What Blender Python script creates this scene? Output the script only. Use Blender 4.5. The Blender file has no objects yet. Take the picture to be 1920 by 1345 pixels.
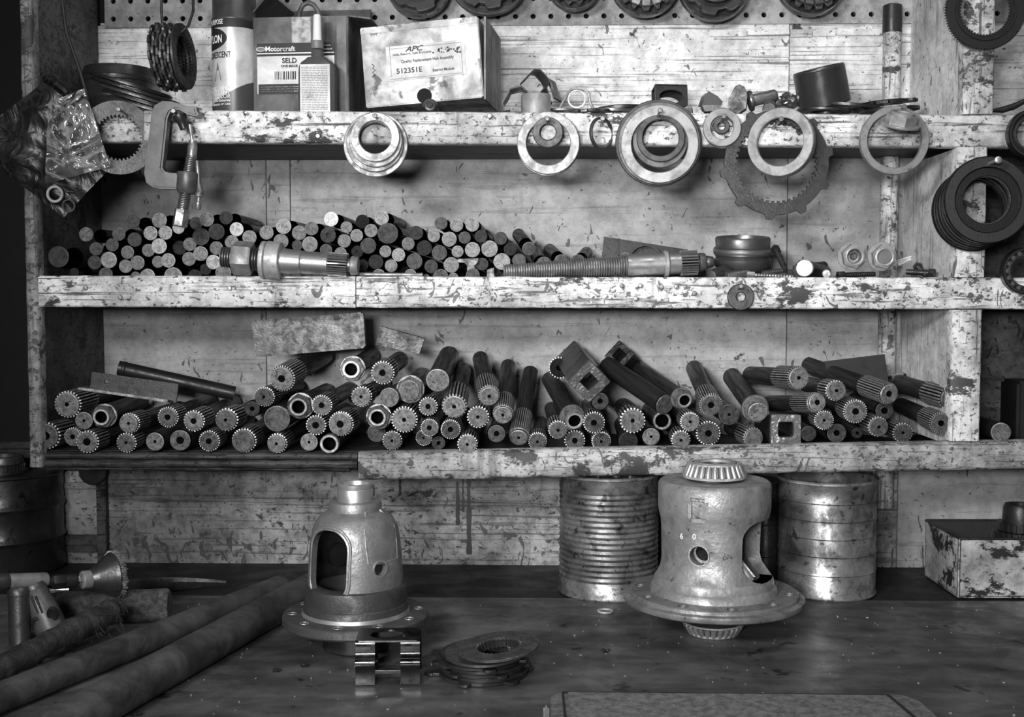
import bpy, bmesh, math, random
from mathutils import Vector, Matrix, Quaternion
random.seed(7)
PI = math.pi
scene = bpy.context.scene
COL = scene.collection
# ------------------------------------------------------------------ camera
FPX, W, H = 2200.0, 1920, 1345
BENCH = 0.90
EYE = Vector((0.0, -1.40, BENCH + 0.373))
YAW, PITCH, ROLL = 0.0270, 0.0545, 0.0
cam_d = bpy.data.cameras.new('camera'); cam = bpy.data.objects.new('camera', cam_d); COL.objects.link(cam)
cam_d.sensor_fit = 'HORIZONTAL'; cam_d.sensor_width = 36.0; cam_d.lens = 36.0 * FPX / W
cam_d.clip_start = 0.02
CR = Matrix.Rotation(YAW, 3, 'Z') @ Matrix.Rotation(PI/2 - PITCH, 3, 'X') @ Matrix.Rotation(ROLL, 3, 'Z')
cam.matrix_world = Matrix.Translation(EYE) @ CR.to_4x4()
scene.camera = cam
# ------------------------------------------------------------------ light
world = bpy.data.worlds.new('world'); scene.world = world; world.use_nodes = True
world.node_tree.nodes['Background'].inputs[0].default_value = (1, 1, 1, 1)
world.node_tree.nodes['Background'].inputs[1].default_value = 0.02
def area(name, loc, target, sx, sy, power, spread=180):
    l = bpy.data.lights.new(name, 'AREA'); l.shape = 'RECTANGLE'; l.size = sx; l.size_y = sy; l.energy = power
    l.spread = math.radians(spread)
    o = bpy.data.objects.new(name, l); COL.objects.link(o); o.location = loc
    o.rotation_euler = (Vector(target) - Vector(loc)).to_track_quat('-Z', 'Y').to_euler()
    return o
area('work_lamp', (-0.62, -1.65, EYE.z + 0.42), (0.16, 0.1, EYE.z), 0.30, 0.16, 4.6, 74)
area('bench_lamp', (-0.22, -1.80, EYE.z + 0.10), (0.14, 0.1, EYE.z), 0.26, 0.14, 3.4, 66)
area('overhead_fill', (0.25, -0.75, EYE.z + 1.05), (0.05, -0.1, BENCH), 1.1, 0.25, 5)  # unseen overhead fill light, added to brighten the bench and upward faces
vs = scene.view_settings
vs.view_transform = 'Standard'; vs.look = 'None'; vs.exposure = 0.0; vs.gamma = 1.0; vs.use_curve_mapping = False
# ------------------------------------------------------------------ measuring helpers (pixel of the photograph -> point in the room)
def ray(px, py): return CR @ Vector(((px - W/2)/FPX, -(py - H/2)/FPX, -1.0))
FWD = CR @ Vector((0, 0, -1))
def P(px, py, Y):
    d = ray(px, py); return EYE + d * ((Y - EYE.y)/d.y)
def PZ(px, py, Z):
    d = ray(px, py); return EYE + d * ((Z - EYE.z)/d.z)
def S(n, p): return n * (Vector(p) - EYE).dot(FWD)/FPX
# ------------------------------------------------------------------ mesh helpers
class MB:
    def __init__(s): s.v = []; s.f = []; s.m = []; s.cur = 0
    def add(s, vs, fs, M=None):
        b = len(s.v)
        s.v += [tuple(M @ Vector(v)) for v in vs] if M is not None else [tuple(v) for v in vs]
        for f in fs: s.f.append([b + i for i in f]); s.m.append(s.cur)
        return s
    def box(s, c, d, M=None, b=0.0):
        x, y, z = c; a, e, g = d[0]/2, d[1]/2, d[2]/2
        if b <= 0:
            vs = [(x+i*a, y+j*e, z+k*g) for i in (-1, 1) for j in (-1, 1) for k in (-1, 1)]
            return s.add(vs, [(0,1,3,2),(4,6,7,5),(0,4,5,1),(2,3,7,6),(0,2,6,4),(1,5,7,3)], M)
        bm = bmesh.new(); bmesh.ops.create_cube(bm, size=1)
        for v in bm.verts: v.co = Vector((v.co.x*d[0], v.co.y*d[1], v.co.z*d[2])) + Vector(c)
        bmesh.ops.bevel(bm, geom=bm.edges[:], offset=b, segments=2, affect='EDGES')
        bm.verts.index_update()
        s.add([v.co[:] for v in bm.verts], [[v.index for v in f.verts] for f in bm.faces], M); bm.free(); return s
    def lathe(s, prof, seg=28, M=None, a0=0.0, a1=2*PI):
        full = abs(a1 - a0 - 2*PI) < 1e-6; n = seg if full else seg + 1
        rows = []; vs = []
        for r, z in prof:
            if r <= 1e-9: rows.append([len(vs)]*n); vs.append((0, 0, z))
            else:
                rows.append(list(range(len(vs), len(vs)+n)))
                vs += [(r*math.cos(a0+(a1-a0)*i/seg), r*math.sin(a0+(a1-a0)*i/seg), z) for i in range(n)]
        fs = []
        for A, B in zip(rows, rows[1:]):
            for i in range(seg):
                j = (i+1) % n
                f = [A[i], A[j], B[j], B[i]]; f = [q for k, q in enumerate(f) if q not in f[:k]]
                if len(f) > 2: fs.append(f)
        return s.add(vs, fs, M)
    def prism(s, pts, z0, z1, M=None):
        n = len(pts)
        vs = [(x, y, z0) for x, y in pts] + [(x, y, z1) for x, y in pts]
        fs = [list(range(n))[::-1], list(range(n, 2*n))] + [(i, (i+1) % n, n+(i+1) % n, n+i) for i in range(n)]
        return s.add(vs, fs, M)
    def ringp(s, out, inn, z0, z1, M=None, ch=0.0, edge=False):
        n = len(out); L = []
        def lp(pts, z, k):
            L.append([(x*(1+k/max(1e-9, math.hypot(x, y))), y*(1+k/max(1e-9, math.hypot(x, y))), z) for x, y in pts])
        if ch > 0: lp(out, z0, -ch); lp(out, z0+ch, 0); lp(out, z1-ch, 0); lp(out, z1, -ch); lp(inn, z1, ch); lp(inn, z1-ch, 0); lp(inn, z0+ch, 0); lp(inn, z0, ch)
        else: lp(out, z0, 0); lp(out, z1, 0); lp(inn, z1, 0); lp(inn, z0, 0)
        vs = [v for l in L for v in l]; k = len(L); fs = []
        for a in range(k):
            b = (a+1) % k
            for i in range(n):
                j = (i+1) % n; fs.append((a*n+i, a*n+j, b*n+j, b*n+i))
        s.add(vs, fs, M)
        if edge and ch > 0:
            for a in (0, 2, 4, 6): s.m[len(s.m)-k*n+a*n:len(s.m)-k*n+(a+1)*n] = [1]*n
        return s
    def tube(s, pts, r, seg=12, closed=False, M=None, cap=True):
        pts = [Vector(p) for p in pts]; n = len(pts)
        rr = r if isinstance(r, (list, tuple)) else [r]*n
        vs = []; up = None
        for i, p in enumerate(pts):
            a = pts[(i-1) % n] if (closed or i > 0) else p; b = pts[(i+1) % n] if (closed or i < n-1) else p
            t = (b - a).normalized()
            if up is None: up = Vector((0, 0, 1)) if abs(t.z) < .9 else Vector((1, 0, 0))
            x = t.cross(up).normalized(); up = x.cross(t).normalized()
            vs += [tuple(p + (x*math.cos(q) + up*math.sin(q))*rr[i]) for q in [2*PI*k/seg for k in range(seg)]]
        fs = []
        for i in range(n if closed else n-1):
            j = (i+1) % n
            for k in range(seg): fs.append((i*seg+k, i*seg+(k+1) % seg, j*seg+(k+1) % seg, j*seg+k))
        if not closed and cap: fs += [list(range(seg))[::-1], list(range((n-1)*seg, n*seg))]
        return s.add(vs, fs, M)
    def mesh(s, name='m', smooth=40):
        me = bpy.data.meshes.new(name); me.from_pydata(s.v, [], s.f); me.update()
        if any(s.m): me.polygons.foreach_set('material_index', s.m)
        bm = bmesh.new(); bm.from_mesh(me); bmesh.ops.recalc_face_normals(bm, faces=bm.faces[:]); bm.to_mesh(me); bm.free()
        if smooth:
            me.shade_smooth(); me.set_sharp_from_angle(angle=math.radians(smooth))
        return me
def circ(r, n=48, a0=0.0): return [(r*math.cos(a0+2*PI*i/n), r*math.sin(a0+2*PI*i/n)) for i in range(n)]
def gear(r, h, teeth, per=4, duty=.5, a0=0.0):
    o = []
    for t in range(teeth):
        for k, q in enumerate((r, r, r+h, r+h)):
            f = (0.0, .5-duty*.0-.08, .5, .92)[k]
            a = a0 + 2*PI*(t+f)/teeth; o.append((q*math.cos(a), q*math.sin(a)))
    return o
def lugs(r, h, n, N=96, w=.25, a0=0.0):
    o = []
    for i in range(N):
        a = 2*PI*i/N; q = ((a-a0)*n/(2*PI)) % 1.0; q = min(q, 1-q)
        k = max(0.0, min(1.0, (w-q)/.06 + .5)); o.append(((r+h*k)*math.cos(a), (r+h*k)*math.sin(a)))
    return o
def obj(name, me, mat, parent=None, M=None, tone=None):
    if isinstance(me, MB): me = me.mesh(name)
    if mat is not None and not me.materials:
        for q in (mat if isinstance(mat, tuple) else (mat,)): me.materials.append(q)
    o = bpy.data.objects.new(name, me); COL.objects.link(o)
    if parent is not None: o.parent = parent
    if M is not None: o.matrix_basis = M
    if tone is not None: o.color = (tone, tone, tone, 1)
    return o
def tag(o, label, cat, group=None):
    o['label'] = label; o['category'] = cat
    if group: o['group'] = group
    return o
def thing(name, label, cat, M=None, group=None):
    o = bpy.data.objects.new(name, None); COL.objects.link(o); o.empty_display_size = .02
    if M is not None: o.matrix_basis = M
    return tag(o, label, cat, group)
def struct(o): o['kind'] = 'structure'; return o
def T(*a): return Matrix.Translation(Vector(a[0]) if len(a) == 1 else Vector(a))
def RX(d): return Matrix.Rotation(math.radians(d), 4, 'X')
def RY(d): return Matrix.Rotation(math.radians(d), 4, 'Y')
def RZ(d): return Matrix.Rotation(math.radians(d), 4, 'Z')
def SC(x, y=None, z=None): return Matrix.Diagonal((x, x if y is None else y, x if z is None else z, 1))
def FACE(p, yaw=0, tilt=0, roll=0): return T(p) @ RZ(yaw) @ RX(90+tilt) @ RZ(roll)      # local xy = upright plane, local z = towards the room
def AX(p, d, roll=0): return T(p) @ Vector(d).to_track_quat('Z', 'Y').to_matrix().to_4x4() @ RZ(roll)
def boolcut(me, cutters, op='DIFFERENCE'):
    a = bpy.data.objects.new('t', me); COL.objects.link(a); tmp = []
    for c in cutters:
        b = bpy.data.objects.new('c', c); COL.objects.link(b); tmp.append(b)
        m = a.modifiers.new('b', 'BOOLEAN'); m.object = b; m.operation = op; m.solver = 'EXACT'
    dg = bpy.context.evaluated_depsgraph_get(); dg.update()
    r = bpy.data.meshes.new_from_object(a.evaluated_get(dg))
    for o in tmp + [a]: bpy.data.objects.remove(o)
    r.shade_smooth(); r.set_sharp_from_angle(angle=math.radians(35))
    return r
def text_mesh(s, size, shear=0.0, align='LEFT', bend=None, wide=1.0, bold=.018):
    c = bpy.data.curves.new('t', 'FONT'); c.body = s; c.size = size; c.shear = shear; c.align_x = align; c.resolution_u = 3; c.offset = size*bold
    o = bpy.data.objects.new('t', c); COL.objects.link(o)
    dg = bpy.context.evaluated_depsgraph_get(); dg.update()
    me = bpy.data.meshes.new_from_object(o.evaluated_get(dg)); bpy.data.objects.remove(o)
    for v in me.vertices: v.co.x *= wide
    if bend:
        for v in me.vertices:
            a = v.co.x/bend; v.co = Vector((bend*math.sin(a), v.co.y, bend*math.cos(a)))
    me.materials.clear()
    return me
# ------------------------------------------------------------------ material helpers
class NT:
    def __init__(s, name, rough=.6, metal=0.0, spec=.5):
        s.m = bpy.data.materials.new(name); s.m.use_nodes = True; s.t = s.m.node_tree; s.t.nodes.clear()
        s.out = s.n('ShaderNodeOutputMaterial'); s.b = s.n('ShaderNodeBsdfPrincipled')
        s.l(s.b.outputs[0], s.out.inputs[0]); s.b.inputs['Roughness'].default_value = rough; s.b.inputs['Metallic'].default_value = metal
        s.b.inputs['Specular IOR Level'].default_value = spec
        tc = s.n('ShaderNodeTexCoord'); s.tc = tc; s.oi = s.n('ShaderNodeObjectInfo')
        a = s.n('ShaderNodeVectorMath'); a.operation = 'MULTIPLY_ADD'
        s.l(s.oi.outputs['Random'], a.inputs[0]); a.inputs[1].default_value = (17.3, 31.7, 23.1); s.l(tc.outputs['Object'], a.inputs[2])
        s.vec = a.outputs[0]
    def n(s, t): return s.t.nodes.new(t)
    def l(s, a, b): s.t.links.new(a, b)
    def mp(s, sc, rot=(0, 0, 0)):
        m = s.n('ShaderNodeMapping'); s.l(s.vec, m.inputs[0]); m.inputs['Scale'].default_value = sc; m.inputs['Rotation'].default_value = rot; return m.outputs[0]
    def noise(s, scale, det=6, rough=.6, dist=0.0, v=None):
        n = s.n('ShaderNodeTexNoise'); s.l(v or s.vec, n.inputs['Vector']); n.inputs['Scale'].default_value = scale
        n.inputs['Detail'].default_value = det; n.inputs['Roughness'].default_value = rough; n.inputs['Distortion'].default_value = dist; return n.outputs['Fac']
    def ramp(s, f, a, b, va=0.0, vb=1.0):
        m = s.n('ShaderNodeMapRange'); m.interpolation_type = 'SMOOTHSTEP'; s.l(f, m.inputs[0])
        for i, x in zip((1, 2, 3, 4), (a, b, va, vb)): m.inputs[i].default_value = x
        return m.outputs[0]
    def op(s, o, a, b=None):
        m = s.n('ShaderNodeMath'); m.operation = o
        for i, x in enumerate((a, b)):
            if x is None: continue
            if isinstance(x, (int, float)): m.inputs[i].default_value = x
            else: s.l(x, m.inputs[i])
        return m.outputs[0]
    def mix(s, f, a, b):  # scalar mix
        m = s.n('ShaderNodeMix'); m.data_type = 'FLOAT'
        for i, x in zip((0, 2, 3), (f, a, b)):
            if isinstance(x, (int, float)): m.inputs[i].default_value = x
            else: s.l(x, m.inputs[i])
        return m.outputs[0]
    def obcol(s, f):
        sp = s.n('ShaderNodeSeparateColor'); s.l(s.oi.outputs['Color'], sp.inputs[0]); return s.op('MULTIPLY', f, sp.outputs[0])
    def done(s, f, bump=None, bs=.3, bd=.001, rough=None):
        c = s.n('ShaderNodeCombineColor')
        for i in range(3): s.l(f, c.inputs[i])
        s.l(c.outputs[0], s.b.inputs['Base Color'])
        if bump is not None:
            b = s.n('ShaderNodeBump'); b.inputs['Strength'].default_value = bs; b.inputs['Distance'].default_value = bd
            s.l(bump, b.inputs['Height']); s.l(b.outputs[0], s.b.inputs['Normal'])
        if rough is not None: s.l(rough, s.b.inputs['Roughness'])
        return s.m
def flat(name, v, rough=.6, metal=0.0, spec=.5, var=.25, sc=60):
    t = NT(name, rough, metal, spec); n = t.noise(sc, 5)
    return t.done(t.obcol(t.ramp(n, .3, .7, v*(1-var), v*(1+var))))
def painted(name, white, chip, grain=(4, 60, 60), dark=.05, grime=.5, fine=.62, gw=.5, marks=0.0, drip=0.0, low=0.0):
    t = NT(name, .55, 0, .3)
    g = t.noise(1.0, 10, .70, .15, t.mp(grain))
    c = t.noise(26, 10, .70, .15, t.mp((.6, 1, 1)))
    big = t.noise(6.5, 5, .62); mot = t.noise(48, 9, .74); sp = t.noise(190, 5, .68, .3, t.mp((.7, 1, 1)))
    cc = t.op('ADD', t.op('MULTIPLY', big, .30), t.op('MULTIPLY', c, .92))
    chips = t.ramp(cc, chip, chip+.03)
    lines = t.op('MULTIPLY', t.ramp(g, .555, .64), gw)
    specks = t.op('MULTIPLY', t.ramp(sp, fine, fine+.05), .9)
    m = t.op('MAXIMUM', t.op('MAXIMUM', chips, lines), specks)
    if marks:
        k = t.noise(58, 2.5, .55, 1.6, t.mp((1, 1, .55), (0, .6, .3)))
        if low:
            sx = t.n('ShaderNodeSeparateXYZ'); t.l(t.tc.outputs['Generated'], sx.inputs[0]); k = t.op('ADD', k, t.ramp(sx.outputs[2], .55, .02, -.02, low))
        m = t.op('MAXIMUM', m, t.op('MULTIPLY', t.ramp(k, marks, marks+.035), .85))
    if drip: m = t.op('MAXIMUM', m, t.op('MULTIPLY', t.ramp(t.noise(1.0, 5, .6, .2, t.mp((42, 6, 5))), .62, .70), drip))
    w = t.op('MULTIPLY', t.op('MULTIPLY', t.ramp(mot, .36, .62, 1-grime*.75, 1.06), t.ramp(big, .34, .62, 1-grime*.8, 1.04)), white)
    col = t.mix(m, w, t.op('ADD', t.op('MULTIPLY', mot, dark*1.4), dark*.1))
    h = t.op('SUBTRACT', t.op('MULTIPLY', g, .3), m)
    return t.done(col, h, .6, .0012)
def metal(name, c, rough, met, sc=30, lo=.6, hi=1.2, spot=None, bump=.25, bd=.0006, streak=None, rv=.15):
    t = NT(name, rough, met, .5)
    n = t.noise(sc, 8, .65, .4); n2 = t.noise(sc*5, 5, .6)
    f = t.op('MULTIPLY', t.ramp(n, .3, .7, lo, hi), c)
    if streak: f = t.op('MULTIPLY', f, t.ramp(t.noise(1.0, 6, .6, .2, t.mp(streak)), .35, .65, .6, 1.15))
    if spot: f = t.op('MULTIPLY', f, t.ramp(t.noise(sc*2.2, 6, .65, .3), spot, spot+.08, 1.0, .25))
    return t.done(t.obcol(f), n2, bump, bd, t.ramp(n, .3, .7, min(1, rough+rv), max(.05, rough-rv)))
MW = painted('worn_white_paint', .80, .70, (7, 280, 280), .06, .6, .58, 1.0, .66, .5)
MW2 = painted('chipped_white_paint', .86, .67, (16, 220, 220), .06, .6, .565, .85, .635, .5)
MW3 = painted('grimy_white_paint', .44, .685, (10, 300, 300), .06, .65, .57, .7, .64, .5)
MPOST = painted('post_paint', .72, .68, (240, 240, 9), .07, .6, .57, .85, .65)
MPLANK = painted('plank_paint', .80, .755, (4, 200, 260), .08, .42, .62, .75, .66, 0, .02)
MWALL = painted('wall_paint', .37, .79, (4, 90, 120), .05, .34, .64, .25, .645, 0, .055)
MWALLD = painted('stained_wall_paint', .36, .725, (4, 120, 240), .045, .7, .60, .65, .63, .3, .05)
MSIDE = painted('divider_paint', .74, .77, (120, 110, 7), .07, .45, .62, .5, .66, 0, .03)
MUPR = painted('grimy_upright_paint', .30, .66, (260, 260, 8), .06, .7, .56, .7)
MPANEL = painted('speckled_panel_paint', .26, .75, (20, 20, 20), .04, .4, .57, .3)
MPLY = painted('raw_plywood', .13, .70, (60, 40, 260), .02, .7, .58, .9)
MDARKW = painted('oily_dark_wood', .055, .75, (6, 300, 300), .012, .7, .60, .8)
MUNDER = painted('bare_shelf_wood', .09, .80, (5, 40, 60), .02, .5, .66, .6)
MPEG = painted('pegboard_paint', .40, .80, (4, 4, 4), .06, .6, .65, .1)
MBLK = flat('black_void', .004, .9)
MBAR = metal('dark_bar_steel', .055, .45, .7, 2.5, .4, 1.3, None, .2, .01)
MEND = metal('sawn_bar_end', 1.0, .5, .4, 1.8, .45, 1.2, .57, .5, .04)
MSH = metal('oily_shaft_steel', .07, .42, .75, 2.2, .4, 1.4, .62, .3, .02)
MSPL = metal('spline_steel', .30, .36, .75, 2.5, .5, 1.3, .62, .2, .01)
MGREASE = flat('black_grease', .006, .9, 0, .05)
MWORN = metal('worn_bright_edge', .62, .34, .7, 5, .4, 1.2, .60, .2, .01)
MFACE = metal('machined_end', 1.0, .45, .45, 2.4, .35, 1.3, .56, .6, .04)
MFACE2 = metal('rim_highlight_steel', 1.25, .4, .5, 3, .5, 1.3, .60, .2, .02)  # highlight of the lit end chamfers, put into a brighter rim colour
MRING = metal('ground_ring_steel', 1.0, .5, .4, 60, .6, 1.15, .63, .25, .0004)
MSTEEL = metal('dull_steel', 1.0, .42, .7, 90, .5, 1.25, .62, .4, .0006)
MCHROME = metal('bright_steel', .62, .18, .95, 50, .75, 1.1, None, .1, .0003)
MCAST = metal('cast_iron', .27, .46, .6, 70, .6, 1.2, None, .8, .0005)
MMACH = metal('machined_steel', .50, .40, .75, 40, .6, 1.15, None, .1, .0003)
MEDGEHI = metal('edge_highlight_metal', .30, .35, .7, 70, .1, 1.6, .60, .2, .0004)  # edge highlights painted in as a brighter chamfer colour
MDARK = metal('black_oily_steel', .028, .40, .35, 50, .5, 1.4, None, .25, .0005)
MTIN = metal('grimy_tin', .42, .42, .75, 34, .25, 1.35, .57, .4, .0008, (6, 6, 22))
MTIND = metal('dark_grimy_tin', .13, .36, .75, 22, .4, 1.4, .60, .4, .0008)
MBENCH = metal('bench_sheet', .115, .40, .3, 11, .5, 1.5, .60, .6, .0006, (10, 26, 30), .14)
MBENCHB = metal('bench_rear_board', .008, .6, 0, 20, .5, 1.5, None, .3, .001)
MCARD = metal('dark_cardboard', .085, .6, 0, 16, .5, 1.4, .66, .2, .0004)
MCARDW = metal('stained_white_cardboard', .70, .62, 0, 17, .22, 1.15, .58, .2, .0004)
MEDGE = metal('corrugated_cardboard', .34, .8, 0, 30, .6, 1.2, None, .3, .0004, (200, 200, 8))
MPAPER = metal('label_paper', .72, .55, 0, 20, .6, 1.15, .66, .05, .0002)
MINK = flat('black_ink', .012, .6); MINKW = flat('white_ink', .75, .6); MGREYP = flat('grey_ink', .16, .5)
MPLASG = flat('grey_bottle_plastic', .07, .35, 0, .5, .15, 30); MPLASW = flat('white_plastic', .72, .4, 0, .5, .06, 30)
MRUB = metal('rubber_hose', .060, .55, 0, 24, .35, 1.8, None, .5, .001)
MTAPE = metal('old_tape', .035, .38, 0, 40, .4, 1.8, None, .8, .002)
MROUGH = metal('rough_mallet', .20, .8, .1, 130, .35, 1.4, .60, 1.0, .006)
MMAT = metal('fibre_pad', .12, .75, 0, 120, .45, 1.35, .62, 1.0, .0015)
MPAINT = flat('tool_grey_paint', .20, .4, .3, .5, .3, 60)
def plastic(name, c, a0, a1, rough, bs, sc, spec=1.0):
    t = NT(name, rough, 0, spec); n = t.noise(sc*.4, 4, .6, .6); r1 = t.noise(sc, 3, .5, 1.0)
    rid = t.op('SUBTRACT', 1.0, t.op('ABSOLUTE', t.op('MULTIPLY', t.op('SUBTRACT', r1, .5), 7.0)))
    t.done(t.mix(t.ramp(rid, .55, 1.0), t.ramp(n, .35, .65, c*.4, c*1.3), c*2), t.op('ADD', t.op('MULTIPLY', n, 1.5), t.op('MAXIMUM', rid, 0.0)), bs, .004)
    t.l(t.op('MAXIMUM', t.ramp(n, .35, .65, a0, a1), t.ramp(rid, .5, 1.0, 0.0, .9)), t.b.inputs['Alpha']); return t.m
MBAGD = plastic('dark_plastic_film', .010, .84, .95, .34, .16, 34, .4)
MBAGC = plastic('clear_plastic_film', .14, .2, .5, .12, .5, 26)
# ================================================================== the setting
DEP = 0.21
def rod_board(a, b, h, th, mat, name, parent, n=None, jit=.00035, ch=.0022, vertical=False):
    """long worn board: a,b = front-top corners of its two ends (room points), h down, th back; edges slightly uneven"""
    a = Vector(a); b = Vector(b); L = (b-a).length; n = n or max(2, int(L/.014)); t = (b-a).normalized()
    back = Vector((0, 1, 0)); back = (back - t*back.dot(t)).normalized(); dn = t.cross(back).normalized()
    if not vertical and dn.z > 0: dn = -dn
    if vertical and dn.x < 0: dn = -dn
    o = a.copy(); m = MB(); vs = []; fs = []
    sec = [(ch, 0), (0, ch), (0, h-ch), (ch, h), (th, h), (th, 0)]
    for i in range(n+1):
        for k, (y, z) in enumerate(sec):
            e = jit if k < 4 else 0
            q = t*(L*i/n) + back*(y + random.uniform(-e, e)*.6) + dn*(z + random.uniform(-e, e)); vs.append(q)
    for i in range(n):
        for k in range(6): fs.append((i*6+k, i*6+(k+1) % 6, (i+1)*6+(k+1) % 6, (i+1)*6+k))
    fs += [list(range(6)), list(range(n*6, n*6+6))]
    m.add(vs, fs)
    return obj(name, m.mesh(name, 50), mat, parent, (parent.matrix_basis.inverted() if parent else Matrix()) @ T(o))
def wbox(name, lo, hi, mat, parent, b=0.0, tone=None):
    lo = Vector(lo); hi = Vector(hi); c = (lo+hi)/2
    M = (parent.matrix_basis.inverted() if parent else Matrix()) @ T(c)
    return obj(name, MB().box((0, 0, 0), hi-lo, None, b), mat, parent, M, tone)
# heights of the three shelves (front board top / bottom)
X0 = P(70, 450, 0).x; X0L = P(47, 450, 0).x            # left upright
XD = P(1788, 450, 0).x; XDR = P(1845, 450, 0).x         # divider post
XR = 1.02; XL = -1.15
T1a, T1b = P(280, 206.5, 0), P(1900, 215.5, 0); B1 = P(1000, 270, 0).z
T2a, T2b = P(74, 517, 0), P(1900, 521, 0)
T3a, T3b = P(671, 850, -.004), P(1900, 828, -.004)
HB = .0375
def ext(a, b, x): a = Vector(a); b = Vector(b); return a + (b-a)*((x-a.x)/(b.x-a.x))
unit = thing('shelving_unit', 'worn white-painted wooden wall shelving with three shelves and a divider post', 'shelves', T((X0L, 0, BENCH+.15)))
def nail(px, py, parent, L=.03, r=.0028, Y=0.0, big=False, tone=.25, dx=0.0, dz=.004):
    p = P(px, py, Y-L)
    m = MB(); m.tube([(0, 0, 0), (dx, L+.006, -dz)], r*.5, 8)
    m.lathe([(0, -.0012), (r*.8, -.0010), (r, -.0003), (r, .0008), (0, .0008)], 12, RX(-90))
    o = obj('nail', m, MSTEEL, parent, T(p), tone)
    o.matrix_basis = (parent.parent.matrix_basis @ parent.matrix_basis).inverted() @ T(p)
    return o
f1 = rod_board(ext(T1a, T1b, X0), ext(T1a, T1b, XR), HB, .019, MW, 'face_board', unit)
xj = P(667, 520, 0).x
f2a = rod_board(ext(T2a, T2b, X0), ext(T2a, T2b, xj-.0006), HB, .019, MW, 'face_board', unit)
f2b = rod_board(ext(T2a, T2b, xj+.0006), ext(T2a, T2b, XR), HB-.0003, .019, MW2, 'face_board', unit, jit=.0005)
f3 = rod_board(T3a, ext(T3a, T3b, XR), .0335, .022, MW3, 'face_board', unit, jit=.0007, ch=.004)
Z1 = min(T1a.z, T1b.z) - .010; Z2 = min(T2a.z, T2b.z) - .010
Z3 = P(500, 846, .02).z
wbox('shelf_panel', (X0+.0005, .0192, Z1-.016), (XR, DEP-.002, Z1), MUNDER, unit)
wbox('shelf_panel', (X0+.0005, .0192, Z2-.016), (XR, DEP-.002, Z2), MUNDER, unit)
wbox('shelf_panel', (X0+.0005, .0222, Z3-.020), (XR, DEP-.002, Z3), MDARKW, unit)
# bare dark shelf edge at the lower left: two strips under the shelf panel, split lengthwise
zt = Z3; xe = P(669, 860, 0).x
rod_board((X0+.002, .004, zt-.0005), (xe, .004, zt-.0005), .0085, .018, MDARKW, 'edge_strip', unit, jit=.0005)
rod_board((X0+.002, .001, zt-.0095), (xe, .001, zt-.0095), .0085, .021, MDARKW, 'edge_strip', unit, jit=.0007)
rod_board((X0+.002, .006, zt-.0185), (xe-.01, .006, zt-.0185), .0045, .016, MDARKW, 'edge_strip', unit, jit=.0009)
# left upright: front strip and side panel
zlo = P(60, 876, 0).z; zhi = EYE.z + .62
rod_board((X0L, -.002, zhi), (X0L, -.002, zlo), X0-X0L, .019, MUPR, 'upright', unit, vertical=True, jit=.0005)
wbox('side_panel', (X0L+.001, .0172, zlo-.004), (X0-.0005, DEP-.002, zhi), MPLY, unit)
# divider with its post pieces between the boards
def zb(f, x): return ext(*f, x).z
pz = [(zb((T1a, T1b), XD)+.0005, zhi), (zb((T2a, T2b), XD)+.0005, zb((T1a, T1b), XD)-HB-.0005), (zb((T3a, T3b), XD)+.0015, zb((T2a, T2b), XD)-HB-.0005)]
for i, (a, b) in enumerate(pz):
    dx = (.0075, .002, 0)[i]
    rod_board((XD+dx, -.001, b), (XD+dx, -.001, a), XDR-XD, .019, MPOST, 'post', unit, vertical=True, jit=.0005)
    wbox('divider_panel', (XD+dx+.002, .0182, a-.009 if i < 2 else a-.006), (XD+dx+.020, DEP-.002, b), MSIDE, unit)
for px, py, f in [(703, 217, f1), (1026, 222, f1), (1130, 222, f1), (1238, 207, f1), (1358, 218, f1), (1465, 223, f1), (596, 255, f1), (918, 217, f1), (1696, 200, f1), (222, 205, f1), (1828, 240, f1), (325, 208, f1)]:
    nail(px, py, f, {596: .0016, 1828: .002, 918: .008}.get(px, .052 if px in (1465, 1238) else .036), .0030)
for px, py in [(1166, 536), (1201, 536), (1240, 538), (1268, 538), (1302, 550), (1390, 537), (1192, 560), (1702, 540), (1626, 555), (1820, 553), (1340, 532), (1838, 556)]:
    nail(px, py, f2b, .03 if px == 1390 else random.uniform(.003, .009), .0028, dx=random.uniform(-.004, .002))
for px, py in [(225, 558), (160, 540), (430, 541), (705, 559)]:
    nail(px, py, f2a if px < 667 else f2b, .0012, .0030)
for px, py in [(906, 870), (1196, 882), (763, 872), (1815, 850), (1888, 845)]: nail(px, py, f3, .0014, .0036, tone=.06)
# ------------------------------------------------------------------ back wall: backing, planks, pegboard
wall = struct(obj('wall_back', MB().box((0, 0, 0), (3.0, .02, 1.9)), MBLK, None, T(0, DEP+.022, BENCH+.55)))
def plank(x0, x1, z0, z1, mat, th=.010, front=DEP):
    c = Vector(((x0+x1)/2, front+th/2, (z0+z1)/2))
    return obj('plank', MB().box((0, 0, 0), (x1-x0-.0012, th, z1-z0), None, .0008), mat, wall, wall.matrix_basis.inverted() @ T(c))
def wx(px, py=450): return P(px, py, DEP).x
MDKW = painted('shaded_wall_paint', .13, .74, (4, 90, 120), .02, .7, .60, .4, .63)  # shade behind the post, painted into the planks right of the divider
zpeg = P(900, 44, DEP).z; zbot = P(900, 1061, DEP).z
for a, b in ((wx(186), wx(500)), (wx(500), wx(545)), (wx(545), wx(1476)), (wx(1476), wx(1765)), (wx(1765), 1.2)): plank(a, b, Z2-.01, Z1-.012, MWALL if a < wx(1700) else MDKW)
for a, b in ((wx(190, 700), wx(500, 700)), (wx(500, 700), wx(1474, 700)), (wx(1474, 700), wx(1765)), (wx(1765), 1.2)): plank(a, b, Z3-.012, Z2-.012, MWALL if a < wx(1700) else MDKW)
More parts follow.
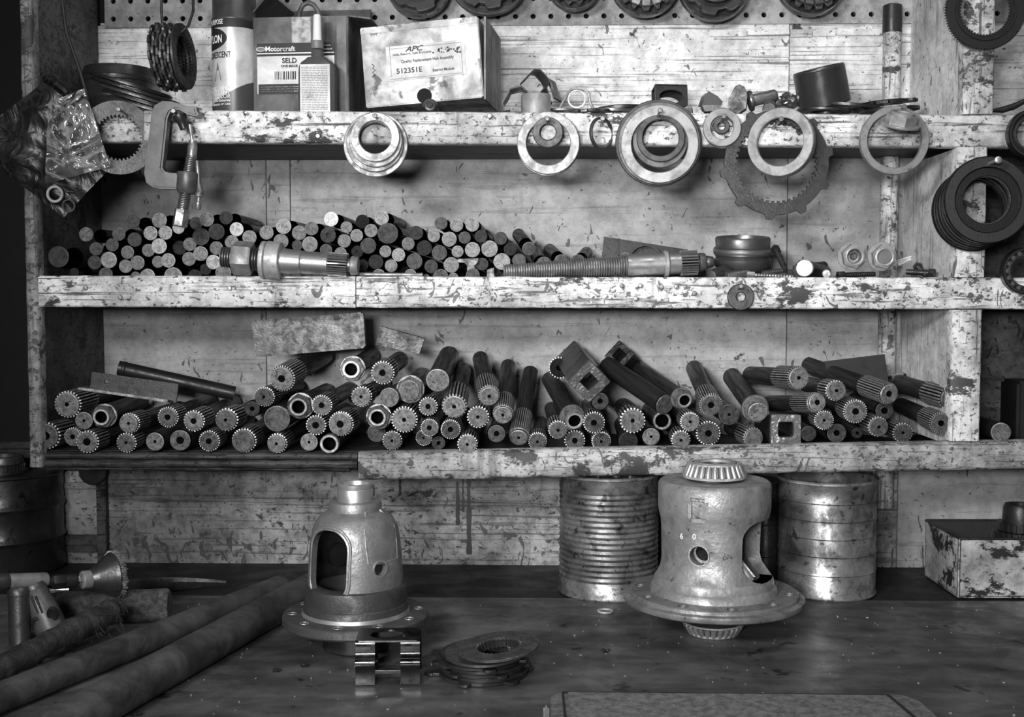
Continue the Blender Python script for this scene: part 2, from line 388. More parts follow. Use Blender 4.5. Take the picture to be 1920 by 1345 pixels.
for a, b in ((wx(182, 120), wx(1480, 120)), (wx(1480, 120), 1.2)): plank(a, b, Z1-.01, zpeg, MPLANK)
plank(wx(201, 960), wx(1683, 960), zbot, Z3-.014, MWALLD); plank(wx(1683, 960), 1.2, zbot, Z3-.014, MWALL)
plank(-1.2, wx(201, 960), zbot, Z3-.014, MDARKW)
for px, y0, y1, w in ((858, 905, 985, 7), (879, 897, 1040, 8), (868, 897, 960, 4), (750, 897, 930, 5)):
    a, b = P(px, y0, DEP-.0006), P(px+2, y1, DEP-.0006); k_ = S(1, a); rd = random.Random(px); n_ = 14
    L_ = [(-w*k_*(.35+.25*rd.random()+(.2 if i == n_-1 else 0)), (a.z-b.z)*(1-i/n_)) for i in range(n_+1)]; R_ = [(-x+rd.uniform(-1, 1)*k_, z) for x, z in L_][::-1]
    obj('oil_drip', MB().prism(L_ + R_, -.0004, .0006), flat('oil_drip_black', .012, .35), wall, wall.matrix_basis.inverted() @ T(a.x, a.y, b.z) @ RX(90))
# pegboard with punched holes
sp = S(33.0, P(900, 20, DEP)); hx = wx(214, 5); hz = P(214, 37, DEP).z; r = sp*.15
m = MB(); 
def cell(cx, cz):
    h = sp/2; out = []
    for k in range(16):
        a = 2*PI*k/16; c, s_ = math.cos(a), math.sin(a); q = h/max(abs(c), abs(s_)); out.append((cx+c*q, cz+s_*q))
    inn = [(cx+r*math.cos(2*PI*k/16), cz+r*math.sin(2*PI*k/16)) for k in range(16)]
    vs = [(x, 0, z) for x, z in out] + [(x, 0, z) for x, z in inn] + [(x, .006, z) for x, z in inn]
    fs = [(k, (k+1) % 16, 16+(k+1) % 16, 16+k) for k in range(16)] + [(16+k, 16+(k+1) % 16, 32+(k+1) % 16, 32+k) for k in range(16)]
    m.add(vs, fs)
for i in range(0, 58):
    for j in range(0, 9): cell(i*sp, j*sp)
pg = obj('pegboard', m.mesh('pegboard', 30), MPEG, wall, wall.matrix_basis.inverted() @ T(hx, DEP-.004, hz+sp*.0)); 
obj('pegboard_edge', MB().box((0, 0, 0), (2.0, .004, .0035)), MPEG, wall, wall.matrix_basis.inverted() @ T(1.0+wx(190, 40), DEP-.0015, zpeg+.0012))
# hinge-like hasp strip on the plank, upper right
hs = thing('strap_hinge', 'thin paint-covered metal strap along the top plank edge beside the pipe', 'hinge', T(P(1540, 62, DEP-.003)))
for a, b, w in ((1330, 1400, 12), (1402, 1480, 9), (1482, 1522, 14), (1524, 1566, 11), (1570, 1654, 12)):
    p0 = P(a, 60, DEP-.003); p1 = P(b, 60+(5 if b < 1600 else 1), DEP-.003)
    obj('strap_plate', MB().box((0, 0, 0), ((p1-p0).length, .003, S(w, p0)), None, .0006), MPLANK, hs, T((p0+p1)/2 - hs.location))
# vertical pipe on the back wall
pb, pt = P(1668, 952, .19), P(1675, 2, .19); pr = S(16.5, P(1674, 120, .19))
pp = thing('conduit_pipe', 'vertical white-painted pipe with peeling paint on the back wall', 'pipe', T(pt.x, .193, Z3))
pipe_x = pt.x
segs = [(P(1674, 60, .19).z, Z1+.0004), (Z1-.0164, Z2+.0004), (Z2-.0164, Z3+.0004), (Z3-.0204, P(1672, 952, .19).z)]
for a, b in segs: obj('pipe_length', MB().lathe([(0, 0), (pr, 0), (pr, a-b), (0, a-b)], 20), MPOST, pp, T(0, 0, b-Z3))
obj('pipe_cap', MB().lathe([(0, 0), (pr*1.06, 0), (pr*1.08, .002), (pr*1.06, .036), (pr*.7, .038), (0, .038)], 20), MDARK, pp, T(0, 0, segs[0][0]-Z3-.001))
# left dark wall, workbench
struct(obj('wall_left', MB().box((0, 0, 0), (.02, 1.6, 1.9)), MBENCHB, None, T(XL, -.56, BENCH+.55)))
bench = thing('workbench', 'dark grimy steel-topped workbench below the shelves', 'workbench', T(0, -.3, BENCH-.05))
yb = PZ(960, 1121, BENCH).y
def bpart(name, lo, hi, mat, b=.0): return wbox(name, lo, hi, mat, bench, b)
bpart('bench_top', (XL+.012, -.62, BENCH-.012), (1.2, yb, BENCH), MBENCH, .0015)
bpart('rear_board', (XL+.012, yb+.0005, BENCH-.014), (1.2, DEP+.009, BENCH-.002), MBENCHB)
bpart('bench_frame', (XL+.012, -.60, BENCH-.09), (1.2, DEP, BENCH-.0145), MDARKW)
# lower left wall panel with mouldings
q0, q1 = P(112, 1062, DEP-.004), P(187, 884, DEP-.004)
wp = thing('panel_board', 'speckled pale board with raised mouldings behind the dark drum', 'panel', T((q0.x+q1.x)/2, DEP-.004, BENCH))
def ppart(n, x0, y0, x1, y1, th, mat):
    a, b = P(x0, y1, DEP-.006), P(x1, y0, DEP-.006)
    obj(n, MB().box((0, 0, 0), (b.x-a.x, th, b.z-a.z), None, .001), mat, wp, T((a.x+b.x)/2-wp.location.x, -th/2+.003, (a.z+b.z)/2-BENCH))
ppart('panel', 90, 884, 186, 1062, .004, MPANEL); ppart('moulding', 90, 905, 186, 916, .010, MPANEL)
ppart('moulding', 90, 1003, 186, 1022, .009, MDARKW); ppart('moulding', 90, 1022, 186, 1034, .012, MDARKW); ppart('stile', 186, 884, 200, 1062, .012, MDARKW)
# ================================================================== rings and plates hung along the shelf edges
def ring(px, py, ro, ri, Y, th, tone, label, yaw=0, tilt=0, name='steel_ring', cat='ring', mat=None, group=None, out=None, inn=None, step=None, ch=.0007, roll=0):
    """flat ring facing the room; ro, ri in photo pixels at its own distance"""
    p = P(px, py, Y); k = S(1, p); m = MB()
    o = [(x*k, y*k) for x, y in out] if out else circ(ro*k, 64)
    i = [(x*k, y*k) for x, y in inn] if inn else circ(ri*k, len(o))
    m.ringp(o, i, -th, 0, None, ch, mat is not None)
    if mat is None: tone *= .56
    mat = (mat, MEDGEHI) if mat is not None else MRING
    g = thing(name, label, cat, FACE(p, yaw, tilt, roll), group)
    if step is None:
        me = m.mesh(name); o_ = obj(name, me, mat, None, g.matrix_basis, tone)
        tag(o_, label, cat, group); bpy.data.objects.remove(g); return o_
    obj('rim', m, mat, g, None, tone)
    for (a, b, z0, z1, tn) in step: obj('hub_step', MB().ringp(circ(a*k, 64), circ(b*k, 64), z0, z1, None, .0005, True), mat, g, None, tn)
    return g
G1 = 'rings hung on nails along the top shelf edge'
# nail 1
ring(704, 271, 60.5, 47, -.006, .004, .42, 'largest rearmost thin ring of the stack hung below the white carton', group=G1)
ring(703, 268, 54, 36, -.011, .0045, .30, 'middle darker ring of the stack hung below the white carton', group=G1)
ring(704, 263, 50, 33, -.0165, .005, .40, 'second ring from front of the stack hung below the white carton', group=G1)
ring(703, 257, 46, 30.5, -.022, .005, .60, 'pale flat front ring of the stack hung below the white carton', group=G1)
# nail 2
ring(1028, 272, 58, 44, -.006, .004, .36, 'rear ring of the pair hung below the bent sheet brackets', group=G1)
ring(1028, 268, 58.5, 41.5, -.0115, .005, .60, 'front pale ring of the pair hung below the bent sheet brackets', group=G1)
ring(1027, 248, 28.5, 15, -.018, .004, .12, 'small dark washer hung inside the pair of pale rings', group=G1, cat='washer', name='washer')
obj('washer_plug', MB().lathe([(0, 0), (.010, 0), (.0102, .0015), (0, .0015)], 24), MRING, None, FACE(P(1027, 246, -.0045)), .34)
tag(bpy.data.objects['washer_plug'], 'grey disc seen through the small dark washer', 'disc')
# nail 3
ring(1130, 250, 31, 26, -.012, .004, .10, 'thin dark ring turned sideways on its own nail', yaw=44, group=G1)
# nail 4
ring(1235, 268, 81, 56, -.008, .006, .10, 'largest dark ring at the back of the big central ring stack', group=G1)
ring(1236, 269, 77, 54, -.015, .005, .26, 'grey second ring of the big central ring stack', group=G1)
ring(1237, 270, 72.5, 53, -.022, .005, .62, 'broad pale front ring of the big central ring stack', group=G1)
ring(1238, 262, 52, 38, -.0145, .006, .22, 'mottled grey ring seen within the big central ring stack', group=G1)
ring(1239, 258, 45, 34, -.0215, .006, .13, 'dark inner ring in front of the big central ring stack', group=G1)
# nail 5
ring(1356, 243, 35, 21, -.006, .0055, .40, 'rear ring of the small thick pair beside the lugged plate', group=G1)
ring(1354, 239, 35.5, 21.5, -.013, .0055, .58, 'front pale ring of the small thick pair beside the lugged plate', group=G1)
ring(1353, 236, 15, 7, -.012, .005, .16, 'tiny dark washer inside the small thick ring pair', group=G1, cat='washer', name='washer')
# nail 6 : lugged plate and ring
ring(1456, 305, 100, 72, -.008, .0032, .07, 'large rust-dark clutch plate with outer lugs and toothed inner edge', name='clutch_plate', cat='clutch plate',
     out=lugs(98, 9, 10, 180, .13, .2), inn=[(x, y) for x, y in gear(72, 4, 45)], mat=MSTEEL, ch=.0004)
ring(1464, 268, 65, 47, -.018, .005, .30, 'rear oval-looking ring hung before the lugged clutch plate', yaw=-30, group=G1)
ring(1462, 266, 64, 45, -.026, .005, .52, 'front oval-looking pale ring hung before the lugged clutch plate', yaw=-30, group=G1)
# nail 7 : ring with flanged nut
ring(1678, 263, 64, 51, -.016, .009, .50, 'open pale ring hanging behind the flanged hex nut', group=G1)
def hexnut(label, M, R, h, bore, tone, mat, flange=1.18, name='flange_nut', cat='nut', group=None, depth=None):
    g = thing(name, label, cat, M, group)
    hx = [(R*math.cos(PI/3*i+PI/6), R*math.sin(PI/3*i+PI/6)) for i in range(6)]
    o = []
    for i in range(6):
        a, b = hx[i], hx[(i+1) % 6]; o += [(a[0]+(b[0]-a[0])*t/8, a[1]+(b[1]-a[1])*t/8) for t in range(8)]
    m = MB(); n = 48; inn = circ(bore, n, PI/6); top = [(x*.93, y*.93) for x, y in o]
    m.ringp(o, inn, 0, h*.86); obj('hex_body', m, mat, g, None, tone)
    obj('collar', MB().lathe([(bore, h*.8), (bore*1.32, h*.8), (bore*1.34, h*1.12), (bore*1.15, h*1.16), (bore, h*1.1)], 36), mat, g, None, tone*1.1)
    obj('flange', MB().lathe([(bore, 0), (R*flange, 0), (R*flange*1.01, -h*.08), (R*flange*.98, -h*.22), (bore, -h*.22), (bore, 0)], 40), mat, g, None, tone)
    if depth: obj('inside_plug', MB().lathe([(0, h*depth), (bore*1.01, h*depth), (bore*1.01, h*depth-.002), (0, h*depth-.002)], 30), mat, g, None, tone*.6)
    return g
k = S(1, P(1688, 220, -.03))
hexnut('bright flanged hex nut stuck on a nail above an open ring', T(P(1688, 232, -.034)) @ RX(22) @ RY(6), 29*k, 20*k, 17*k, .32, MRING, 1.24)
# washer on the middle board
ring(1389, 557, 25, 8.5, -.004, .0025, .09, 'dark flat washer nailed to the middle shelf edge', name='washer', cat='washer', mat=MSTEEL)
# ------------------------------------------------------------------ stacks by the right post
G2 = 'dark rings stacked on the divider post nail'
nail(1872, 300, f1, .085, .0040, tone=.5)
nl = ['rearmost', 'second from back', 'third from back', 'fourth from back', 'fifth from back']
for i in range(5):
    ring(1826+i*5.5, 394-i*3.6, 77+.6*i, 54, -.012-.0085*i, .0055, (.05, .11, .07, .13, .08)[i], 'dark ring in the post stack, ' + nl[i], group=G2, mat=MSTEEL, ch=.0012)
ring(1853, 375, 82, 60, -.060, .007, .085, 'front stepped dark ring of the stack on the post', group=G2, mat=MSTEEL, ch=.0014,
     step=[(63, 45, -.0065, -.0025, .045), (47, 43, -.010, -.006, .16)])
def bear(px, py, ro, ri, Y, label, tone=.05, th=.012, yaw=0, tilt=0, nro=0, name='bearing_race', cat='bearing', group=None, grooves=0):
    p = P(px, py, Y); k = S(1, p); g = thing(name, label, cat, FACE(p, yaw, tilt), group)
    obj('outer_race', MB().ringp(circ(ro*k, 64), circ(ro*.84*k, 64), -th, 0, None, .001, True), (MSTEEL, MEDGEHI), g, None, tone)
    obj('inner_race', MB().ringp(circ(ri*1.15*k, 48), circ(ri*k, 48), -th, -.001, None, .0008), MSTEEL, g, None, tone*1.3)
    obj('shield', MB().ringp(circ(ro*.85*k, 48), circ(ri*1.14*k, 48), -th*.8, -th*.35), MDARK, g)
    if nro:
        me = MB().lathe([(0, -th*.33), (.0022, -.0016), (.0022, -.0004), (0, 0)], 10).mesh('roller'); rr = (ro*.84+ri*1.15)/2*k
        for i in range(nro):
            a = 2*PI*i/nro; obj('roller', me, MSTEEL, g, T(rr*math.cos(a), rr*math.sin(a), 0) @ SC(rr*2.2/nro/.0022*.9, rr*2.2/nro/.0022*.9, 1), tone*2.5)
    return g
bear(1938, 250, 46, 30, -.02, 'dark ring cut by the right picture edge, upper', .06)
bear(1925, 508, 44, 28, -.012, 'dark roller bearing at the right picture edge above the middle shelf', .07, nro=16)
# toothed disc hanging top right
g = thing('ring_gear', 'dark ring gear with radial grooves hanging at the upper right', 'gear', FACE(P(1849, 18, -.03)))
k = S(1, P(1849, 18, -.03))
obj('rim', MB().ringp(gear(72*k, 2.4*k, 90), circ(52*k, 360), -.006, 0), MDARK, g)
obj('toothed_lip', MB().ringp(circ(53*k, 200), gear(45*k, 2.2*k, 50), -.005, -.002), MSTEEL, g, None, .04)
obj('shoulder', MB().lathe([(53*k, 0), (54*k, .0015), (57*k, .0015), (58*k, 0)], 64), MSTEEL, g, None, .05)
nail(1849, -28, f1, .04, .004)
# rings hung at the upper left: toothed plate, clutch disc bundle on a wire
ring(222, 258, 62, 39, -.012, .0025, .17, 'pale stained toothed steel plate hanging behind the clear bag', yaw=24, name='steel_plate', cat='clutch plate',
     out=circ(69, 144), inn=gear(39, 3.5, 36), mat=MSTEEL, ch=.0003)
G3 = 'clutch discs threaded on the wire loop'
for i in range(7):
    px = 347 - i*7.0; ring(px, 106 + (i % 2)*3, 60, 38, .05-.0005*i, .0035, (.10, .16, .10, .2, .12, .18, .09)[i], 'clutch disc on the wire loop, ' + ('frontmost', 'second', 'third', 'fourth', 'fifth', 'sixth', 'rearmost')[i] + ' from the right',
        yaw=86, tilt=-3, name='clutch_disc', cat='clutch disc', group=G3, mat=MSTEEL, out=(lugs(58, 4, 12, 144, .25, i*.2) if i else circ(61, 144)), inn=gear(38, 3.5, 36), ch=.0004)
a = [(302, -40), (301, 20), (303, 48), (312, 62), (326, 66), (342, 62), (354, 48), (361, 20), (360, -40)]
o = obj('wire_loop', MB().tube([Vector((P(x, y, .046).x, .046+.004*math.sin(i), P(x, y, .046).z))-P(330, 40, .046) for i, (x, y) in enumerate(a)], .0017, 8).mesh('w', 60), MDARK, None, T(P(330, 40, .046)))
tag(o, 'bent dark wire loop carrying the clutch discs', 'wire')
# parts hanging from the pegboard, cut by the upper picture edge
G4 = 'dark gear parts hung on the pegboard'
for px, py, ro, ri, n, lb in [(785, -28, 60, 30, 0, 'leftmost dark drum part hung on the pegboard above the white carton'), (915, -48, 76, 44, 9, 'wide lobed dark clutch part hung on the pegboard right of the drum part'),
                              (1076, -34, 52, 26, 14, 'smallest dark part hung on the pegboard near the middle'), (1210, -36, 66, 36, 16, 'dark clutch part with pale lining pads hung on the pegboard'),
                              (1340, -30, 68, 40, 7, 'dark lobed hub hung on the pegboard right of the lined part'), (1522, -38, 66, 36, 18, 'toothed dark cluster hung on the pegboard at right')]:
    p = P(px, py, .17); k = S(1, p); g = thing('hub_part', lb, 'gear', FACE(p, 0, -6), G4)
    obj('rear_plate', MB().ringp(circ(ro*k, 72), circ(ri*k, 72), -.012, 0, None, .0012, True), (MDARK, MEDGEHI), g)
    obj('front_plate', MB().ringp(lugs(ro*.8*k, ro*.12*k, max(n, 5), 72, .28), circ(ri*.9*k, 72), .001, .012, None, .001, True), (MDARK, MEDGEHI), g)
    obj('barrel', MB().lathe([(ri*1.1*k, .012), (ri*1.1*k, .02), (ri*.9*k, .021), (ri*.8*k, .012), (ri*.8*k, -.012), (ri*1.1*k, -.012)], 40), MSTEEL, g, None, .06)
    if n > 12:
        me = MB().box((0, 0, 0), (ro*.16*k, ro*.22*k, .003), None, .0006).mesh('pad')
        for i in range(n): obj('pad', me, MSTEEL, g, RZ(360*i/n) @ T(ro*.74*k, 0, .0135), .10 if px != 1210 else .3)
    nl_ = obj('hook', MB().tube([(0, ri*.6*k, -.045), (0, ri*.72*k, .016), (0, ri*1.0*k, .024)], .002, 8), MSTEEL, g, None, .1)
# ------------------------------------------------------------------ C clamp tool
def outline(pts, Y, org):
    o = P(*org, Y); return [((P(x, y, Y)-o).x, (P(x, y, Y)-o).z) for x, y in pts]
Yc = -.030; org = (300, 300); k = S(1, P(*org, Yc))
g = thing('screw_clamp', 'heavy C-frame press clamp with a hanging threaded screw', 'clamp', FACE(P(*org, Yc)))
pts = [(303, 189), (322, 190), (345, 197), (367, 200), (368, 208), (372, 213), (366, 218), (350, 214), (336, 206), (327, 205), (318, 210), (313, 222), (305, 300), (303, 314), (308, 321), (318, 324), (345, 325), (345, 355), (300, 354), (285, 351), (273, 342), (269, 325), (276, 270), (283, 210), (289, 197)]
bm = bmesh.new(); vs = [bm.verts.new((x, y, 0)) for x, y in outline(pts, Yc, org)]; bm.faces.new(vs)
rr = bmesh.ops.extrude_face_region(bm, geom=bm.faces[:]); 
for v in rr['geom']:
    if isinstance(v, bmesh.types.BMVert): v.co.z -= .016
bmesh.ops.recalc_face_normals(bm, faces=bm.faces[:])
bmesh.ops.bevel(bm, geom=[e for e in bm.edges if not any(abs(e.verts[0].co.z-e.verts[1].co.z) > .01 for _ in (0,))], offset=.0022, segments=2, affect='EDGES')
me = bpy.data.meshes.new('frame'); bm.to_mesh(me); bm.free(); me.shade_smooth(); me.set_sharp_from_angle(angle=math.radians(40))
obj('frame', me, MPAINT, g, None, .3)
def lp(x, y): q = P(x, y, Yc)-P(*org, Yc); return Vector((q.x, q.z, -.008))
def along(name, a, b, prof, mat, tone, seg=24, pa=g):     # lathe part from pixel a to b, prof = [(radius px, t 0..1)]
    A, B = lp(*a), lp(*b); L = (B-A).length
    return obj(name, MB().lathe([(r*k, t*L) for r, t in prof], seg), mat, pa, AX(A, B-A), tone)
def thread(r0, r1, n): 
    o = [(0, 0)]
    for i in range(n): o += [(r0+(r1-r0)*i/n, (i+.05)/n), (r0+(r1-r0)*i/n, (i+.3)/n), (r0*.80+(r1-r0)*i/n*.80, (i+.6)/n)]
    return o + [(r1*.9, 1), (0, 1)]
along('boss', (349, 322), (346, 362), [(0, 0), (20, 0), (21, .1), (21, .75), (16, 1), (0, 1)], MPAINT, .4)
along('screw', (356, 290), (337, 400), thread(10.5, 11.5, 34), MSTEEL, .22)
along('screw_head', (338, 392), (333, 425), [(0, 0), (14, 0), (14.5, .06), (14.5, .93), (12, 1), (0, 1)], MSTEEL, .25, 6)
along('sleeve', (358, 262), (356, 296), [(0, 0), (8, 0), (8, .25), (9, .3), (9, .95), (7, 1), (0, 1)], MSTEEL, .3)
along('pin', (352, 232), (357, 264), [(0, 0), (3.3, 0), (3.3, 1), (0, 1)], MSTEEL, .4, 14)
along('handle_rod', (366, 300), (371, 362), [(0, 0), (4, 0), (5, .3), (4, .6), (6, .9), (8, .95), (8, 1), (0, 1)], MSTEEL, .2, 16)
along('rod_tip', (370, 362), (367, 392), [(0, 0), (8, 0), (8, .18), (4, .24), (4, .5), (6, .55), (6, .95), (5, 1), (0, 1)], MSTEEL, .28, 14)
along('swivel_pad', (332, 214), (342, 240), [(0, 0), (13, 0), (13, .3), (9, .5), (8, 1), (0, 1)], MDARK, 1.0, 18)
# ------------------------------------------------------------------ plastic bags on the left upright
def bag(name, label, corners, Y, mat, puff, seed, tone=None, n=36):
    rnd = random.Random(seed); ph = [rnd.uniform(0, 6) for _ in range(8)]
    cs = [P(x, y, Y) for x, y in corners]; o = sum(cs, Vector())/4; vs = []; fs = []
    for side in (0, 1):
        for i in range(n+1):
            for j in range(n+1):
                u, v = i/n, j/n
                p = cs[0].lerp(cs[1], u).lerp(cs[3].lerp(cs[2], u), v) - o
                e = min(1, 6*min(u, 1-u))*min(1, 6*min(v, 1-v))
                w = .35*math.sin(9*u+5*v+ph[0]) + .3*math.sin(17*v-7*u+ph[1]) + .25*math.sin(23*u+11*v+ph[2]) + .2*abs(math.sin(13*(u-v)+ph[3]))
                y = (-1 if side == 0 else 1)*puff*e*(.7+.3*math.sin(PI*u)*math.sin(PI*v)) + (.0035*w*(.35+.65*e)) - .001*(1-side)
                vs.append((p.x, y, p.z))
        b = side*(n+1)**2
        for i in range(n):
            for j in range(n): q = b+i*(n+1)+j; fs.append((q, q+1, q+n+2, q+n+1))
    m = MB(); m.add(vs, fs); return tag(obj(name, m.mesh(name, 80), mat, None, T(o), tone), label, 'bag')
bag('plastic_bag', 'large dark greasy plastic bag hung diagonally on the left upright', [(97, 143), (-66, 268), (120, 408), (200, 322)], -.016, MBAGD, .004, 3)
bag('plastic_bag', 'clear crinkled plastic bag hanging in front of the dark bag', [(92, 192), (158, 166), (208, 312), (84, 346)], -.034, MBAGC, .006, 5)
o = obj('bag_fold', MB().tube([P(x, y, -.03)-P(100, 160, -.03) for x, y in [(82, 148), (98, 152), (116, 168), (126, 176)]], [.004, .006, .006, .004], 8), MBAGD, None, T(P(100, 160, -.03)))
tag(o, 'rolled dark neck of the hanging plastic bag', 'bag top')
ring(102, 364, 16.5, 11, -.028, .003, .5, 'small bright ring showing through the bottom of the dark bag', name='small_ring')
ring(128, 386, 13, 9.5, -.024, .002, .10, 'small dark ring at the lowest corner of the dark bag', name='small_ring')
o = obj('hang_cord', MB().tube([P(x, y, -.012)-P(150, 150, -.012) for x, y in [(115, -10), (124, 60), (150, 135), (165, 185)]], .0022, 8), MDARK, None, T(P(150, 150, -.012)))
tag(o, 'dark cord running down in front of the left side panel', 'cord')
# ================================================================== things standing on the top shelf
ZT = Z1                                    # shelf surface
def on(px, Y): q = P(px, 300, Y); return Vector((q.x, Y, ZT))
def hpx(py, Y, px=960): return P(px, py, Y).z - ZT
# fanned steel discs and drum at the far left
p = on(226, .152); k = S(1, p)
g = thing('clutch_drum', 'dark low cylindrical drum behind the fanned discs on the top shelf', 'drum', T(p))
h = hpx(130, .152, 222)
obj('drum_body', MB().lathe([(0, 0), (64*k, 0), (64*k, h*.55), (66*k, h*.57), (66*k, h*.62), (64*k, h*.64), (64*k, h*.94), (62*k, h), (40*k, h), (40*k, h-.006), (0, h-.006)], 48), MDARK, g)
obj('rim_band', MB().lathe([(64.3*k, h*.80), (65.5*k, h*.81), (65.5*k, h*.86), (64.3*k, h*.87)], 48), MSTEEL, g, None, .06)
fan = [(256, 168, 90, 0), (272, 177, 90, 1), (288, 186, 90, 2), (304, 195, 90, 3), (318, 203, 84, 4), (240, 160, 84, -1)]
od = ['uppermost', 'second', 'third', 'fourth', 'lowest', 'leftmost']
for i, (x, y, r_, an) in enumerate(fan):
    q = P(256, 172, .052) + Vector((math.sin(math.radians(17)), 0, math.cos(math.radians(17))))*(-.0052*an) + Vector((math.cos(math.radians(17)), 0, -math.sin(math.radians(17))))*(.0085*an); kk = S(1, q); g = thing('steel_disc', 'dark thin steel disc in the fanned stack at left, ' + od[i], 'disc', T(q) @ RY(17) @ RX(3), 'fanned steel discs on the top shelf')
    obj('disc', MB().ringp(circ(r_*kk*.92, 64), circ(r_*.55*kk, 64), -.0016, .0016, None, .0005), MSTEEL, g, None, (.05, .11, .06, .10, .05, .05)[i])
    obj('friction_face', MB().ringp(circ(r_*kk*.88, 64), circ(r_*.62*kk, 64), .0017, .0026), MDARK, g)
# ---- spray can
Yc = .075; p = on(443, Yc); k = S(1, p); R = S(42, p); hb = hpx(45, Yc, 430)
g = thing('spray_can', 'tall fluorescent paint spray can beside the dark open carton', 'spray can', T(p))
MLAB = NT('spray_label', .35, .2, .5); tcn = MLAB.tc; sx = MLAB.n('ShaderNodeSeparateXYZ'); MLAB.l(tcn.outputs['Object'], sx.inputs[0])
v = MLAB.op('ADD', sx.outputs[2], MLAB.op('MULTIPLY', sx.outputs[0], -.55)); msk = MLAB.ramp(v, .0485, .0495)
MLAB = MLAB.done(MLAB.mix(msk, .075, MLAB.ramp(MLAB.noise(30, 5), .3, .7, .45, .75)))
obj('can_body', MB().lathe([(0, .001), (R*.9, 0), (R*.97, .001), (R, .003), (R, hb), (0, hb)], 48), MLAB, g)
obj('label_band', MB().lathe([(R*1.004, hb*.93), (R*1.006, hb*.935), (R*1.006, hb*1.0), (R*1.0, hb*1.005)], 48), MINK, g)
obj('shoulder', MB().lathe([(R, hb), (R*1.02, hb+.001), (R*1.02, hb+.003), (R*.96, hb+.006), (R*.94, hb+.045), (R*.8, hb+.062), (0, hb+.064)], 48), flat('can_cap_grey', .045, .35), g)
def wrap(txt, size, zz, ang, mat, par=g, rad=None, wide=1.0, align='CENTER'):
    rad = rad or R*1.012; me = text_mesh(txt, size, 0, align, rad, wide)
    return obj('lettering', me, mat, par, RZ(ang) @ T(0, 0, zz) @ RX(90))
ca = -6
ov = MB()
def bendo(pts, rx, rz, rad): return [(rad*math.sin(x*rx/rad), y*rz, rad*math.cos(x*rx/rad)) for x, y in pts]
xs_ = [-math.cos(PI*i/28) for i in range(29)]
ov.add(bendo([(x, s_*math.sqrt(max(0, 1-x*x))) for x in xs_ for s_ in (1, -1)], R*.86, .0135, R*1.006), [(2*i, 2*i+1, 2*i+3, 2*i+2) for i in range(28)])
obj('logo_oval', ov.mesh('oval', 0), MINK, g, RZ(-54) @ T(0, 0, hpx(80, Yc, 430)) @ RX(90))
wrap('KRYLON', .0135, hpx(88, Yc, 430), -17, MINKW, rad=R*1.03, wide=.62, align='RIGHT')
wrap('ALL PURPOSE', .0085, hpx(54, Yc, 430), -14, MINKW, wide=.66, align='RIGHT', rad=R*1.03)
wrap('FLUORESCENT', .0105, hpx(116, Yc, 430), 5, MINK, wide=.62, align='RIGHT', rad=R*1.02)
for s_, yy, sz in (('BRILLIANT', 176, .0070), ('FLUORESCENT', 183.5, .0070), ('COLOR', 191, .0070), ('Interior/Exterior', 197, .0046), ('Dries in 10 Minutes or Less', 203.5, .0044)):
    wrap(s_, sz, hpx(yy, Yc, 430), 3, MINKW, align='RIGHT', rad=R*1.02)
tri = [(0, 0), (-.16, -1), (.16, -1)]
m_ = MB(); m_.add(bendo([(0, 0), (-.5, -1), (.5, -1)], R*.42, .024, R*1.008), [(0, 1, 2)]); obj('label_spike', m_.mesh('spk', 0), MGREYP, g, RZ(-33) @ T(0, 0, hpx(122, Yc, 430)) @ RX(90))
# ---- dark open carton
Yb = .060; fl, fr = P(463, 33, Yb), P(655, 28, Yb); zt_ = P(560, 31, Yb).z - ZT; wd = fr.x-fl.x; dp = .115
g = thing('parts_carton', 'dark grimy open carton with a printed label behind the glue bottle', 'box', T((fl.x+fr.x)/2, Yb, ZT) @ RZ(-4))
m = MB()
for c, d in (((0, .001, zt_/2), (wd, .002, zt_)), ((0, dp, zt_/2), (wd, .002, zt_)), ((-wd/2+.001, dp/2, zt_/2), (.002, dp, zt_)), ((wd/2-.001, dp/2, zt_/2), (.002, dp, zt_)), ((0, dp/2, .0015), (wd, dp, .002))): m.box(c, d, None, .0006)
obj('carton_walls', m, MCARD, g)
obj('flap', MB().box((0, .022, 0), (wd*.98, .045, .002), None, .0005), MCARD, g, T(0, dp, zt_) @ RX(62))
obj('flap', MB().box((.02, 0, 0), (.04, dp*.96, .002), None, .0005), MCARD, g, T(-wd/2, dp/2, zt_+.001) @ RY(-48))
obj('flap', MB().box((.012, 0, 0), (.03, dp*.96, .002), None, .0005), MCARD, g, T(wd/2, dp/2, zt_) @ RY(8))
obj('corner_tape', MB().box((0, 0, 0), (.012, .0008, zt_*.98), None, .0003), MCARD, g, T(wd/2-.009, -.0006, zt_/2), 1.6)
obj('shiny_tape', MB().box((0, 0, 0), (.024, .0006, .036)), flat('clear_tape', .35, .18, 0, .8, .5, 130), g, T(.004, -.0006, zt_-.019))
kk = S(1, fl)
def onface(x, y): return Vector(((x-559)*kk, -.0012, zt_-(y-31)*kk))
def card(name, x0, y0, x1, y1, mat, off=0.0): a, b = onface(x0, y1), onface(x1, y0); return obj(name, MB().box((0, 0, 0), (b.x-a.x, .0004, b.z-a.z)), mat, g, T((a.x+b.x)/2, -.0010-off, (a.z+b.z)/2))
card('label', 480, 80, 628, 174, MPAPER); card('label_header', 480, 80, 628, 104, MINK, .0004); card('label_footer', 482, 156, 628, 174, MINK, .0004); card('label_rule', 480, 98, 628, 100, MINKW, .0007)
def letter(par, txt, size, pos, mat, shear=0, align='LEFT', wide=1.0, roll=0): return obj('lettering', text_mesh(txt, size, shear, align, None, wide), mat, par, T(pos) @ RX(90) @ RZ(roll))
letter(g, 'Motorcraft', .0085, onface(496, 95)+Vector((0, -.0012, 0)), MINKW)
